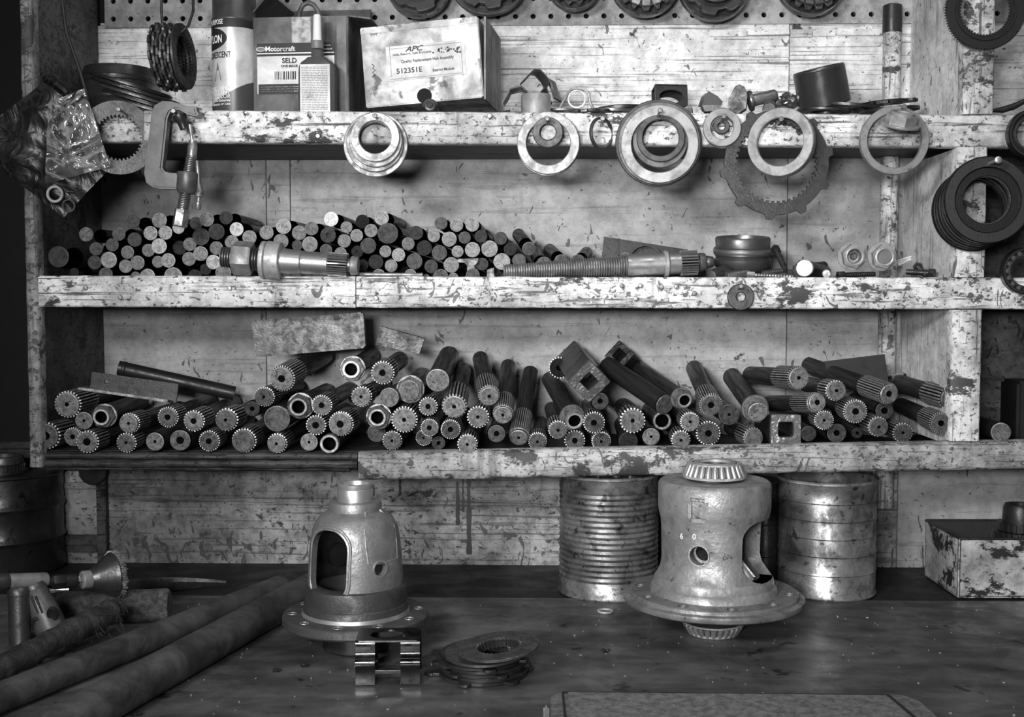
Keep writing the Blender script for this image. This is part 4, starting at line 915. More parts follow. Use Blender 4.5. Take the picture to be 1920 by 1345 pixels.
shaft_long('threaded_shaft', 'long shaft with fine thread and splined end lying before the middle shelf back', (944, 508.5), (1337, 491), .012, .030,
  [('thread', 944, 1176, 12.5, 20, 'thr', MSTEEL, .30), ('journal', 1174, 1247, 21, 21.5, 'cyl', MMACH, .8), ('ring', 1244, 1252, 25, 25, 'cyl', MRING, .4), ('journal', 1252, 1276, 21.5, 21, 'cyl', MMACH, .7),
   ('spline', 1275, 1306, 23.5, 23.5, 'spl', MSTEEL, .3), ('neck', 1304, 1312, 12, 12, 'cyl', MSTEEL, .1), ('tip', 1310, 1322, 18, 17, 'cyl', MSTEEL, .18), ('tip', 1324, 1337, 12, 10, 'cyl', MSTEEL, .12)])
# dark plate with arch behind the long shaft
g = thing('arched_plate', 'black plate with a half-round ring standing behind the long threaded shaft', 'plate', FACE(P(1200, 500, .12), 0, -6))
q = [((P(x, y, .12)-P(1200, 500, .12)).x, (P(x, y, .12)-P(1200, 500, .12)).z) for x, y in [(1126, 502), (1133, 443), (1290, 468), (1296, 502)]]
obj('plate', MB().prism(q, -.004, 0), MDARK, g)
kq = S(1, P(1208, 480, .11)); obj('half_ring', MB().lathe([(28*kq, 0), (33*kq, 0), (33*kq, .012), (28*kq, .012)], 28, None, -.1, PI+.1), MDARK, g, T(8*kq, 8*kq, .0005))
# turned collar ring
A = P(1390, 500, .10); k = S(1, A)
g = thing('turned_collar', 'wide shiny turned collar ring standing open on the middle shelf', 'collar', T(A.x, .095, P(1390, 505, .10).z) @ RX(7))
hh = S(60, A)
obj('collar_wall', MB().lathe([(40*k, 0), (46*k, 0), (52*k, hh*.12), (53*k, hh*.32), (49*k, hh*.36), (50*k, hh*.42), (53*k, hh*.46), (53*k, hh*.66), (50*k, hh*.70), (51*k, hh*.95), (49*k, hh), (44*k, hh), (43*k, hh*.9), (43*k, 0), (40*k, 0)], 56), MMACH, g, None, .3)
obj('band', MB().lathe([(53.2*k, hh*.5), (54*k, hh*.52), (54*k, hh*.62), (53.2*k, hh*.64)], 56), MMACH, g, None, .5)
# two flanged nuts facing out
for x, y, lab, dpt, tn in ((1600, 480, 'left of the two flanged hex nuts with an open bore', None, .32), (1656, 481, 'right of the two flanged hex nuts with a filled bore', .9, .34)):
    p = P(x, y, .04); k = S(1, p); z = p.z
    hexnut(lab, FACE(Vector((p.x, .045, z)), 0, 4, 12), 23*k, 18*k, 13.5*k, tn, MRING, 1.18, depth=dpt, group='pair of flanged nuts on the middle shelf')
    if dpt is None: shaftlike('nut_backing', 'dark stub seen in the bore of the left flanged nut', 'stub', (x, y+1), (x+3, y), .048, .09, [('stub', [(0, 0), (12, 0), (12.5, .05), (12.5, 1), (0, 1)], MDARK, 1, 18), ('hub', [(0, -.04), (6, -.03), (7, 0), (0, .02)], MSTEEL, .05, 14)])
# bolts and bits
def bolt(label, a, b, Ya, Yb, r, tone, head=True):
    pf = [('shank', thread(r*.62, r*.62, 14) if head else [(0, 0), (r*.9, 0), (r, .04), (r, .96), (r*.8, 1), (0, 1)], MSTEEL, tone, 16)]
    if head: pf += [('head', [(0, -.16), (r*.9, -.16), (r, -.13), (r, .03), (0, .03)], MSTEEL, tone*1.3, 6)]
    else: pf += [('end_face', [(0, -.012), (r*.7, -.012), (r*.85, 0), (0, .01)], MSTEEL, tone*1.6, 16)]
    return shaftlike('bolt', label, 'bolt', a, b, Ya, Yb, pf, 'loose bolts on the middle shelf')
bolt('short dark dowel lying under the turned collar, left one', (1334, 517), (1364, 506), .02, .045, 11, .10, False)
bolt('short dark dowel lying under the turned collar, right one', (1362, 519), (1404, 513), .022, .03, 10.5, .11, False)
bolt('dark bolt leaning up right of the turned collar', (1456, 471), (1474, 508), .09, .05, 9, .07)
bolt('threaded bolt lying right of the turned collar', (1478, 506), (1428, 513), .055, .06, 9, .13)
bolt('thin pale bolt lying along the shelf by the bright disc', (1412, 516), (1486, 519), .024, .024, 7, .22)
shaftlike('bright_rod_end', 'bright notched disc end of a short rod on the middle shelf', 'rod', (1508, 503), (1545, 512), .03, .12, [('end_face', [(0, 0), (14.5, 0), (15.5, .015), (15.5, .03), (0, .03)], MEND, .95, 28), ('shank', [(15, .03), (14, 1), (0, 1)], MSTEEL, .08, 24)])
shaftlike('small_stub', 'small pale stub end right of the bright disc', 'stub', (1550, 514), (1545, 508), .025, .06, [('end_face', [(0, 0), (7, 0), (8, .05), (8, .1), (0, .1)], MEND, .6, 20), ('shank', [(8, .1), (7.5, 1), (0, 1)], MSTEEL, .1, 16)])
bolt('dark bolt lying near the divider panel', (1745, 512), (1700, 510), .05, .07, 9, .05); bolt('dark elbowed scrap bolt beside the divider panel', (1722, 502), (1738, 518), .08, .05, 9, .05)
bolt('dark bolt lying below the two flanged nuts', (1580, 516), (1640, 514), .05, .06, 8, .05)
shaftlike('grey_spacer', 'dark spacer tube behind the bolts left of the nuts', 'spacer', (1500, 505), (1545, 500), .10, .13, [('tube', [(7, 0), (10, 0), (10, 1), (7, 1)], MSTEEL, .06, 18), ('collar', [(10, .3), (12, .32), (12, .5), (10, .52)], MSTEEL, .06, 18)])
g = thing('rag_scrap', 'pale torn scrap beside the right flanged nut', 'scrap', FACE(P(1690, 490, .09), -20, 0))
obj('scrap', MB().prism([(-.006, 0), (.010, .006), (.012, .002), (-.003, -.006)], -.001, 0), MPAPER, g); obj('curl', MB().tube([(-.006, 0, 0), (.002, .003, .002), (.012, .006, 0)], .0008, 6), MPAPER, g)
# ================================================================== bottom shelf: heap of axle shafts
def spl_mesh(n):
    m = MB(); m.prism(gear(.87, .13, n), 0, 1); m.m = [2, 0] + [(1, 0, 2, 0)[i % 4] for i in range(4*n)]; return m.mesh('spline', 0)
SPL = {n: spl_mesh(n) for n in (22, 26, 30)}
def face_mesh(h, ro=.9, dep=.25):
    m = MB(); m.cur = 1; m.lathe([(0, dep), (h*.8, dep*.8), (h*.95, .07)], 30); m.cur = 0; m.lathe([(h*.95, .07), (h*1.3, 0)], 30)
    m.cur = 0; m.lathe([(h*1.3, 0), (ro*.93, 0)], 30); m.cur = 2; m.lathe([(ro*.93, 0), (ro, .08)], 30); m.cur = 3; m.lathe([(ro, .08), (ro, .30)], 30)
    return m.mesh('end_face')
def rimmed(core, rim, side):
    m = MB(); m.lathe(core, 30); m.cur = 2; m.lathe(rim, 30); m.cur = 3; m.lathe(side, 30); return m.mesh('end_face')
def tubed():
    m = MB(); m.cur = 1; m.lathe([(0, 1.6), (.66, 1.6), (.68, .06)], 30); m.cur = 2; m.lathe([(.68, .06), (.74, 0), (.92, 0)], 30); m.cur = 0; m.lathe([(.92, 0), (1, .07), (1, .6)], 30); return m.mesh('end_face')
FM = {'S': face_mesh(.17), 'L': face_mesh(.30), 'B': face_mesh(.36), 'O': face_mesh(.16, 1.0), 'D': rimmed([(0, .18), (.2, .17), (.34, .08), (.38, .1), (.62, .04), (.72, 0), (.84, 0)], [(.84, 0), (.9, .07)], [(.9, .07), (.9, .3)]),
      'P': rimmed([(0, .01), (.5, .0), (.92, 0)], [(.92, 0), (1, .08)], [(1, .08), (1, .30)]),
      'T': tubed()}
COLLAR = MB().lathe([(.89, .28), (.80, .32), (.80, .50), (.9, .55)], 30).mesh('groove_collar')
HEXM = MB().lathe([(.98, .0), (1.22, .0), (1.36, .14), (1.36, .9), (1.25, 1.0), (.8, 1.0)], 6).mesh('hex_nut')
FLG = MB().lathe([(.9, 1.0), (1.40, 1.0), (1.45, 1.08), (1.43, 1.22), (.9, 1.26)], 30).mesh('nut_flange')
SBODY = MB().lathe([(1, 0), (1, .06), (.97, .1), (.97, 1), (0, 1)], 28).mesh('shaft')
NSH = [0]; FMAT = (MFACE, MGREASE, MFACE2, MSPL)
def axle(A, B, r, kind, tone, label, teeth=26, spl=3.2, body=.86, bt=1.0, grp='axle shafts heaped on the bottom shelf', roll=None):
    """kind: face letter + flags  c = groove collar before the spline, s = spline, x = hex nut"""
    d = B-A; L = d.length; g = thing('axle_shaft', label, 'axle shaft', AX(A, d, NSH[0]*37 % 360 if roll is None else roll), grp); NSH[0] += 1
    f = kind[0]
    if 'x' in kind:
        r1 = r; obj('tube_end' if f == 'T' else 'end_face', FM[f], FMAT, g, SC(r1), tone); obj('hex_nut', HEXM, MFACE, g, T(0, 0, r*.35) @ SC(r1), tone*.8); obj('nut_flange', FLG, MSPL, g, T(0, 0, r*.35) @ SC(r1), 1)
        obj('shaft', SBODY, MSH, g, T(0, 0, r*1.55) @ SC(r*1.08, r*1.08, L-r*1.55), bt); return g
    obj('end_face', FM[f], FMAT, g, SC(r), tone); z = .28
    if 'c' in kind: obj('groove_collar', COLLAR, MSPL, g, SC(r), .8); z = .52
    if 's' in kind:
        obj('spline', SPL[teeth], (MSPL, MGREASE, MWORN), g, T(0, 0, r*z) @ SC(r*1.02, r*1.02, r*spl), 1); z += spl
        obj('shaft', SBODY, MSH, g, T(0, 0, r*(z-.02)) @ SC(r*body, r*body, max(r, L-r*z)), bt)
    else: obj('shaft', SBODY, MSH, g, T(0, 0, r*.26) @ SC(r, r, L-r*.26), bt)
    return g
D1, D2, D3, D5 = (4.202, 50, 580), (4.202, 440, 580), (4.364, 800, 620), (4.202, 1480, 580); D4 = (4.364, 1100, 620)
# x, y, radius in the crop, kind, tone, optional rear point (crop) and rear Y, front Y
raw = []
def add(c, l):
    for q in l:
        x, y, r, kd, tn = q[:5]; rear = q[5] if len(q) > 5 else None; Yf = q[6] if len(q) > 6 else None; lb = q[7] if len(q) > 7 else None
        raw.append([c[1]+x/c[0], c[2]+y/c[0], r/c[0], kd, tn, (c[1]+rear[0]/c[0], c[2]+rear[1]/c[0], rear[2]) if rear else None, Yf, lb])
add(D1, [(335,750,106,'Ss',.30),(168,995,104,'Ls',.16),(455,885,78,'S',.28),(405,1020,72,'Ls',.22),(500,1075,88,'Bs',.26,None,-.004),(590,850,68,'Tx',.2,(900,720,.16)),(828,900,80,'Ssc',.34),(812,1035,78,'Ss',.20),
  (1035,1035,80,'S',.32),(1115,850,82,'Ls',.22),(1320,880,84,'Ls',.34),(1230,1025,90,'B',.24),(1460,1030,82,'Ls',.16),(1578,870,90,'Ssc',.22)])
add(D2, [(380,545,103,'Ls',.32,(700,360,.17)),(238,690,78,'Ssc',.16),(145,780,66,'L',.10),(340,860,103,'P',.20),(88,1060,96,'Dsc',.20),(352,1088,78,'Ssc',.32,None,-.002),(515,765,74,'Tx',.14),(700,750,80,'Ls',.28),(655,905,78,'Bs',.22),
  (832,915,98,'Lsc',.34),(596,1042,76,'S',.42),(768,1075,76,'T',.2),(930,470,72,'Tx',.46),(1168,500,92,'Ls',.30,(1300,400,.15)),(998,690,82,'Ssc',.36),(1225,690,76,'P',.3),(1375,640,80,'Px',.30),(1600,560,92,'P',.36,(1690,370,.15)),
  (1132,848,72,'Tx',.2),(1340,868,103,'Ss',.38),(1522,768,74,'Ls',.32),(1532,938,70,'Ls',.24),(1090,1005,74,'P',.18,None,.05),(1220,1078,78,'Ssc',.26),(1470,1035,66,'Ss',.22,None,.05),(1595,1082,60,'L',.12)])
add(D3, [(228,622,103,'Ss',.42,(285,330,.15)),(198,805,80,'Ls',.14),(515,537,88,'Ssc',.30,(440,230,.15)),(420,707,90,'Ss',.30),(625,690,84,'Ssc',.30,(668,290,.16)),(573,840,80,'L',.15),(340,940,82,'Ssc',.34,None,-.004),
  (750,892,85,'Ssc',.22,(850,340,.16)),(905,935,76,'Ssc',.16),(1075,815,78,'Ssc',.18,(1020,640,.14)),(1228,742,74,'Tx',.22,(1010,400,.16)),(1350,750,88,'Ls',.12),(1215,945,86,'Ls',.2),(1435,948,80,'Ssc',.14),(1420,580,78,'L',.10),(1685,737,104,'Ss',.24)])
add(D4, [(645,632,88,'P',.05,(170,290,.13)),(795,567,63,'Tx',.18,(420,300,.19)),(640,750,80,'T',.10,None,.06),(1028,617,94,'Ls',.16,(880,310,.17)),(845,747,80,'Ssc',.28),(1153,682,86,'O',.09),(1390,662,80,'Px',.26,(1190,380,.16)),
  (1008,852,100,'Ls',.13),(785,912,80,'Ssc',.26),(545,875,80,'S',.32),(350,935,80,'P',.05),(1385,890,84,'Dsc',.20,(1180,790,.12)),(1745,390,98,'Ss',.26,(1340,365,.15),.018),(1835,855,64,'P',.08)])
add(D5, [(365,640,82,'Ssc',.22,(130,590,.15)),(212,730,80,'Lsc',.30,(-160,740,.13)),(780,682,88,'Ls',.18,(150,440,.185)),(1300,712,95,'Ls',.09,(830,575,.16)),(510,802,94,'Ls',.22),(265,872,76,'Ss',.22),(710,915,80,'Ssc',.15),
  (1180,895,86,'Ls',.12,(880,760,.15)),(800,820,80,'B',.10,None,.05),(935,990,80,'Ss',.11),(405,992,86,'L',.12),(600,1000,50,'L',.06,None,.05)])
sp_ = relax(raw, Z3, .015, 5, .97)
ROW3 = ['lowest row', 'second row up', 'third row up', 'upper row', 'topmost row']
def zone(x):
    for lim, s in ((345, 'under angle iron'), (470, 'right of angle iron'), (700, 'below big plate'), (812, 'below small plate'), (945, 'left of middle'), (1050, 'heap middle'), (1150, 'by the diamond tube'), (1290, 'right of diamond tube'), (1440, 'left of square stub'), (1560, 'around square stub'), (1680, 'below the dark sheet')):
        if x < lim: return s
    return 'beside the white post'
KN = {'S': 'small-bored', 'L': 'bored', 'B': 'wide-bored', 'O': 'bored plain', 'D': 'dished', 'P': 'solid', 'T': 'hollow'}
used = {}
rnd = random.Random(5)
info = []
for i, q in enumerate(raw): info.append((zone(q[0]), min(4, max(0, int((862-q[1])/36)))))
cnt = {}
for i in sorted(range(len(raw)), key=lambda i: raw[i][0]): cnt.setdefault(info[i], []).append(i)
for i, (x, y, r, kd, tn, rear, Yf, lb) in enumerate(raw):
    X_, Z_, R_ = sp_[i][:3]; R_ /= .97
    y0 = Yf if Yf is not None else .004 + .012*rnd.random() + (.012 if tn < .12 else 0)
    if x < 670 and Yf is None: y0 -= .004
    elif x > 670 and y > 815 and Yf is None: y0 = .026 + .008*rnd.random()
    A = Vector((X_, y0, Z_)); 
    B = P(*rear) if rear else Vector((X_+rnd.uniform(-.004, .004), .195, Z_+rnd.uniform(-.001, .006)))
    ty = 'hex-nutted' if 'x' in kd else 'splined' if 's' in kd else 'plain'
    tw = 'dark' if tn < .13 else 'dull' if tn < .22 else 'grey' if tn < .31 else 'pale'
    l = cnt[info[i]]; o = '' if len(l) == 1 else f', {ORD[l.index(i)]} from left'
    lab = lb or f'{tw} {KN[kd[0]]} {ty} shaft {info[i][0]}, {ROW3[info[i][1]]}{o}'
    axle(A, B, R_*.99, kd, tn*1.5, lab, (26, 22, 30)[i % 3], 2.6 + .9*rnd.random(), .84, 1.0)
# ------------------------------------------------------------------ other pieces on the bottom shelf
def platepx(name, label, cat, pts, Y, th, mat, tone, yaw=0, tilt=0, b=.0006, extra=None):
    cx = sum(x for x, y in pts)/len(pts); cy = sum(y for x, y in pts)/len(pts); o = P(cx, cy, Y)
    pr = [((P(x, y, Y)-o).x, (P(x, y, Y)-o).z) for x, y in pts]
    return obj(name, MB().prism(pr, -th, 0), mat, None, FACE(o, yaw, tilt), tone) if cat is None else tag(obj(name, MB().prism(pr, -th, 0), mat, None, FACE(o, yaw, tilt), tone), label, cat)
platepx('flat_plate', 'large pale scraped flat steel plate leaning on top of the shafts', 'plate', [(471.5, 604), (475, 602), (676, 586), (681, 588), (685, 648), (681, 653), (484, 670), (480, 668)], .075, .010, MSTEEL, .085)
platepx('flat_plate', 'small grey steel plate tilted on the shafts right of the large plate', 'plate', [(713, 612), (796, 635), (786, 664), (704, 646)], .080, .012, MSTEEL, .05)
platepx('dark_sheet', 'thin dark sheet standing behind the shafts near the pipe', 'sheet', [(1546, 678), (1659, 664.5), (1666, 718), (1560, 740)], .125, .003, MDARK, 1.6)
# angle iron
A, B = P(171, 715, .03), P(333, 738, .03); L = (B-A).length; k = S(1, A)
g = thing('angle_iron', 'grey steel angle iron lying across shafts at lower left', 'angle iron', T(A) @ RY(math.degrees(math.atan2(A.z-B.z, B.x-A.x))))
web = boolcut(MB().box((L/2, 0, 0), (L, .003, 36*k), None, .0004).mesh('web'), [MB().lathe([(0, -.01), (4*k, -.01), (4*k, .01), (0, .01)], 16, T(29*k, 0, 3*k) @ RX(90)).mesh('c')])
obj('web', web, MSTEEL, g, None, .08); obj('foot_flange', MB().box((L/2-8*k, -.011, -17*k), (L*1.02, .022, .003), RX(-8), .0004), MSTEEL, g, None, .17)
shaftlike('dark_tube', 'long black tube lying behind the angle iron', 'tube', (222, 690), (440, 738), .12, .15, [('tube_wall', [(10, 0), (13, 0), (13.5, .01), (13.5, 1), (0, 1)], MDARK, 1, 24), ('collar', [(13.6, .03), (14.5, .035), (14.5, .06), (13.6, .065)], MDARK, 1, 24)])
# square tubes
def sqtube(label, px, py, half, hole, rollz, Yf, rear, tone, round_=.22):
    A = P(px, py, Yf); B = P(*rear); d = B-A; k = S(1, A); n = 12
    def sq(h, rr):
        o = []
        for cx, cy, a0 in ((1, 1, 0), (-1, 1, PI/2), (-1, -1, PI), (1, -1, 1.5*PI)):
            for i in range(n//3): a = a0 + PI/2*i/(n//3-1); o.append((cx*(h-rr)+rr*math.cos(a), cy*(h-rr)+rr*math.sin(a)))
        return o
    g = thing('square_tube', label, 'tube', AX(A, d, rollz))
    obj('tube_end', MB().ringp(sq(half*k, half*k*.12), sq(hole*k, hole*k*round_), 0, .012, None, .0008), MFACE, g, None, tone)
    obj('tube_wall', MB().ringp(sq(half*k*.995, half*k*.12), sq(hole*k, hole*k*round_), .012, d.length), MSH, g, None, 1)
    return g
sqtube('diamond-turned square tube end with square bore amid the shafts', 1105, 716, 29, 13, 45, .012, (1076, 674, .17), .16, .1)
sqtube('upright square tube stub with arched bore standing at the lip', 1474, 806, 28, 14.5, 0, .024, (1440, 790, .15), .20, .35)
sqtube('dark tilted square tube end high behind the shafts', 1161, 666, 21, 10, 40, .155, (1178, 682, .2), .035, .1)
# dark shaft bodies deep in the heap
for a, b, Ya, Yb, r, lb in (((1048, 690), (1062, 684), .13, .19, 20, 'dark splined shaft end at the rear left of the diamond tube'),
                            ((1700, 712), (1600, 730), .15, .16, 14, 'dark shaft lying in the rear beside the post')):
    A, B = P(*a, Ya), P(*b, Yb); axle(A, B, S(r, A), 'Ls', .05, lb, 22, 1.6, .9, .6, 'dark shafts at the rear of the bottom shelf')
# right of the post
A, B = P(1877, 811, -.001), P(1838, 797, .10); axle(A, B, S(18, A), 'P', .36, 'pale solid shaft end lying right of the white post', 22, 2, .95, .8, roll=0)
g = thing('dark_housing', 'black housing block deep in the shelf right of the post', 'block', T(P(1915, 800, .15).x+.02, .15, Z3))
obj('block', MB().box((0, 0, .04), (.075, .06, .08), None, .004), MBENCHB, g); obj('boss', MB().lathe([(0, 0), (.022, 0), (.024, .003), (.024, .02), (0, .02)], 24), MDARK, g, T(-.0, -.03, .035) @ RX(-90) @ T(0, 0, -.02))
# ================================================================== things on the workbench
def onb(px, py): return PZ(px, py, BENCH)
def zat(py, p): # height of a pixel row at the distance of p
    return P(960, py, p.y).z
def lpx(prof, p, base): # profile given as (radius px, centre row y) -> metres above base, at the distance of p
    k = S(1, p); return [(r*k, zat(y, p)-base) for r, y in prof]
# ---------------- tall differential case
c = onb(668, 1214); k = S(1, c); C0 = Vector((c.x, c.y, BENCH))
g = thing('differential_case', 'domed cast differential case with arched window and bolt flange', 'differential', T(C0) @ RZ(0))
def Lp(pr): return lpx(pr, c, BENCH)
zA = [q[1] for q in Lp([(1, 950), (1, 1132)])]
outer = Lp([(47, 941), (49, 946), (49, 957), (60, 963), (70, 972), (79, 990), (83, 1010), (86, 1040), (88, 1075), (88, 1094)])
innr = [(r_-.0065, z) for r_, z in outer]
shell = MB(); pr = outer[::-1] + [(32*k, outer[0][1]+.001), (24*k, outer[0][1]+.001)] + [(max(24*k, r_), z-.003) for r_, z in innr] 
pr = [(88*k, outer[-1][1]-.006)] + pr + [(80*k, outer[-1][1]-.006), (88*k, outer[-1][1]-.006)]
sh = shell.lathe(pr, 72).mesh('dome')
def winout(h, w, rad, n=10):
    o = []
    for cx, cy, a0 in ((1, 1, 0), (-1, 1, PI/2), (-1, -1, PI), (1, -1, 1.5*PI)):
        for i in range(n): a = a0+PI/2*i/(n-1); o.append((cx*(w-rad)+rad*math.cos(a), cy*(h-rad)+rad*math.sin(a)))
    return o
zw0, zw1 = zat(1112, c)-BENCH, zat(984, c)-BENCH
aw = -30
wo = winout((zw1-zw0)/2, 41*k, 36*k)
cw = MB().prism(wo, 0, .30, RZ(aw) @ T(0, -.0, (zw0+zw1)/2) @ RX(90)).mesh('c')
cw2 = MB().prism(wo, 0, .30, RZ(aw+180) @ T(0, 0, (zw0+zw1)/2) @ RX(90)).mesh('c')
zh = zat(1053, c)-BENCH
ph = MB().lathe([(0, -.2), (13*k, -.2), (13*k, .2), (0, .2)], 28, RZ(40) @ T(0, 0, zh) @ RX(90)).mesh('c')
sh = boolcut(sh, [cw, cw2, ph])
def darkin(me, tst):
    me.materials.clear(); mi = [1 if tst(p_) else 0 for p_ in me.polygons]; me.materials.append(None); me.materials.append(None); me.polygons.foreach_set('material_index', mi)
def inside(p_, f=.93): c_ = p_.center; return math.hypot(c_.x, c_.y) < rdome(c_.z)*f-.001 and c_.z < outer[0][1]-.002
rim_after = sh
# raised bead round the window and the raised rib edges, following the dome
def rdome(z):
    for (r0, z0), (r1, z1) in zip(outer, outer[1:]):
        if z1 <= z <= z0: return r0+(r1-r0)*(z0-z)/(z0-z1)
    return outer[-1][0] if z < outer[-1][1] else outer[0][0]
def ondome(x, z, off=0.0, az=0):  # x = sideways distance in the turned frame
    R_ = rdome(z)+off; x = max(-R_*.98, min(R_*.98, x)); return RZ(az) @ Vector((x, -math.sqrt(R_*R_-x*x), z))
zc_ = (zw0+zw1)/2
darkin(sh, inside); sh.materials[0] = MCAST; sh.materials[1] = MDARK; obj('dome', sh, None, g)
bead = [ondome(x*1.10, zc_+y*1.07, -.0008, aw) for x, y in wo]
obj('window_bead', MB().tube(bead, .0019, 8, True).mesh('bead', 70), MCAST, g, None, 1.1)
for xs, zs_ in (((26, 28, 32, 36), (955, 985, 1015, 1042)), ((70, 76, 80, 82), (955, 985, 1010, 1042))):
    obj('rib_edge', MB().tube([ondome((x-0)*k*.98, zat(y, c)-BENCH, -.0008, 0) for x, y in zip(xs, zs_)], .0016, 8).mesh('rib', 70), MCAST, g, None, 1.2)
pf = [ondome(x*k, zat(1043-abs(x-60)*.04, c)-BENCH, -.0012, 0) for x in range(36, 84, 6)]
obj('rib_edge', MB().tube(pf, .0016, 8).mesh('rib', 70), MCAST, g, None, 1.1)
hp = RZ(40) @ Vector((0, -rdome(zh), zh)); obj('pin_hole_rim', MB().lathe([(13*k, -.001), (13.2*k, .0008), (15*k, .0008), (15.6*k, -.001)], 32), MCAST, g, T(hp) @ RZ(40) @ RX(90), 1.3)
zt0, zt1 = zat(945, c)-BENCH, zat(907, c)-BENCH
obj('neck_tube', MB().lathe([(26*k, zt0), (33*k, zt0), (33*k, zt1-.006), (32.4*k, zt1-.0055), (33*k, zt1-.004), (33*k, zt1-.0006), (31.5*k, zt1), (27*k, zt1), (26*k, zt1-.001), (26*k, zt0)], 48), MMACH, g, None, 1.0)
obj('neck_collar', MB().lathe([(33*k, zt0+.001), (46*k, zt0+.001), (48.5*k, zt0-.001), (49*k, zt0-.0045), (33*k, zt0-.0045)], 48), MCAST, g, None, 1.1)
zr0, zr1 = zat(1139, c)-BENCH, zat(1095, c)-BENCH
obj('base_ring', MB().lathe([(70*k, zr1+.0005), (88*k, zr1+.0005), (93*k, zr1-.001), (94.5*k, zr1-.004), (95*k, zr0+.006), (97*k, zr0+.005), (98*k, zr0), (101*k, zr0-.0065), (70*k, zr0-.0065), (70*k, zr1)], 72), MCAST, g, None, .32)
obj('polished_band', MB().lathe([(97.6*k, zr0-.001), (99.4*k, zr0-.0015), (101.6*k, zr0-.0062), (97*k, zr0-.0062)], 72), MMACH, g, None, .9)
zf = zat(1148, c)-BENCH; th = .011
fl = MB().lathe([(50*k, zf-th), (133*k, zf-th), (136*k, zf-th+.002), (136*k, zf-.0025), (133*k, zf-.0006), (131*k, zf), (50*k, zf), (50*k, zf-th)], 80).mesh('flange')
hc = [MB().lathe([(0, zf-.006), (7.5*k, zf-.006), (7.5*k, zf+.01), (0, zf+.01)], 18, RZ(36*i+11) @ T(117*k, 0, 0)).mesh('c') for i in range(10)]
obj('bolt_flange', boolcut(fl, hc), MCAST, g, None, .42)
for i in range(10): obj('hole_rim', MB().lathe([(7.3*k, zf-.0002), (7.5*k, zf+.0005), (8.6*k, zf+.0005), (9*k, zf-.0002)], 20), MCAST, g, RZ(36*i+11) @ T(117*k, 0, 0), 1.3)
obj('lower_hub', MB().lathe([(0, 0), (58*k, 0), (62*k, .002), (62*k, zf-th-.006), (78*k, zf-th-.005), (80*k, zf-th+.0005), (0, zf-th+.0005)], 56), MDARK, g)
obj('inner_boss', MB().lathe([(0, 0), (22*k, 0), (22*k, .007), (12*k, .008), (0, .008)], 28), MDARK, g, T(RZ(40) @ Vector((0, rdome(zh)-.009, zh))) @ RZ(40) @ RX(90), .6)
# ---------------- differential with bearings
c = onb(1337, 1187); k = S(1, c); C0 = Vector((c.x, c.y, BENCH))
g = thing('differential_carrier', 'grey differential carrier with tapered roller bearings standing on its lower bearing', 'differential', T(C0))
def zz(y): return zat(y, c)-BENCH
body = [(60, 898), (98, 898), (102, 901), (104, 906), (104, 946), (102, 958), (99, 970), (98, 985), (97, 1040), (99, 1056), (104, 1068), (108, 1076)]
bo = [(r_*k, zz(y)) for r_, y in body]
inn = [(84*k, zz(1076)), (80*k, zz(1050)), (80*k, zz(950)), (60*k, zz(935)), (40*k, zz(935)), (40*k, zz(898))]
sh = MB().lathe(bo + inn + [bo[0]], 84).mesh('body')
wz0, wz1 = zz(1074), zz(963)
def chordcut(a0, a1, z0, z1):
    am = (a0+a1)/2; hw = 93*k*math.sin(math.radians((a1-a0)/2)); o = winout((z1-z0)/2, hw, min(hw, (z1-z0)/2)*.55)
    return MB().prism(o, .012, .2, RZ(am) @ T(0, 0, (z0+z1)/2) @ RX(90)).mesh('c')
pin = MB().lathe([(0, .02), (17*k, .02), (17*k, .2), (0, .2)], 30, RZ(-24) @ T(0, 0, zz(1021)) @ RX(90)).mesh('c')
pock = MB().box((0, -(104*k+.014-.008), (zz(917)+zz(962))/2), (40*k, .028, abs(zz(915)-zz(960))), RZ(-25), .004).mesh('c')
sh = boolcut(sh, [chordcut(20, 112, wz0, wz1), chordcut(232, 268, wz0, wz1), pin, pock])
MGREYC = metal('grey_cast', .30, .48, .5, 45, .55, 1.25, .62, .8, .0008)
obj('carrier_body', sh, MGREYC, g)
obj('pin_hole_rim', MB().lathe([(17*k, -.002), (17.3*k, .0008), (19.5*k, .0008), (20.5*k, -.002)], 36), MGREYC, g, RZ(-24) @ T(0, -97*k, zz(1021)) @ RX(90), 1.3)
obj('cross_pin', MB().lathe([(0, -.001), (14*k, -.001), (15*k, -.002), (15*k, -.12), (0, -.12)], 26), MSTEEL, g, RZ(-24) @ T(0, -70*k, zz(1021)) @ RX(90), .012)
obj('shoulder_step', MB().lathe([(84*k, zz(1074)), (107*k, zz(1074)), (110*k, zz(1078)), (111*k, zz(1090)), (116*k, zz(1094)), (118*k, zz(1104)), (84*k, zz(1104)), (84*k, zz(1074))], 84), MGREYC, g, None, 1.1)
zf = zz(1104)
fl = MB().lathe([(60*k, zf-.013), (160*k, zf-.013), (166*k, zf-.011), (168*k, zf-.008), (167*k, zf-.005), (157*k, zf-.004), (156*k, zf-.001), (154*k, zf), (60*k, zf), (60*k, zf-.013)], 96).mesh('fl')
hc = [MB().lathe([(0, zf-.012), (8.5*k, zf-.012), (8.5*k, zf+.01), (0, zf+.01)], 18, RZ(36*i-85) @ T(138*k, 0, 0)).mesh('c') for i in range(10)]
obj('bolt_flange', boolcut(fl, hc), MGREYC, g, None, .8)
for i in range(10): obj('hole_rim', MB().lathe([(8.3*k, zf-.0002), (8.5*k, zf+.0004), (9.6*k, zf+.0004), (10*k, zf-.0002)], 20), MGREYC, g, RZ(36*i-85) @ T(138*k, 0, 0), .5)
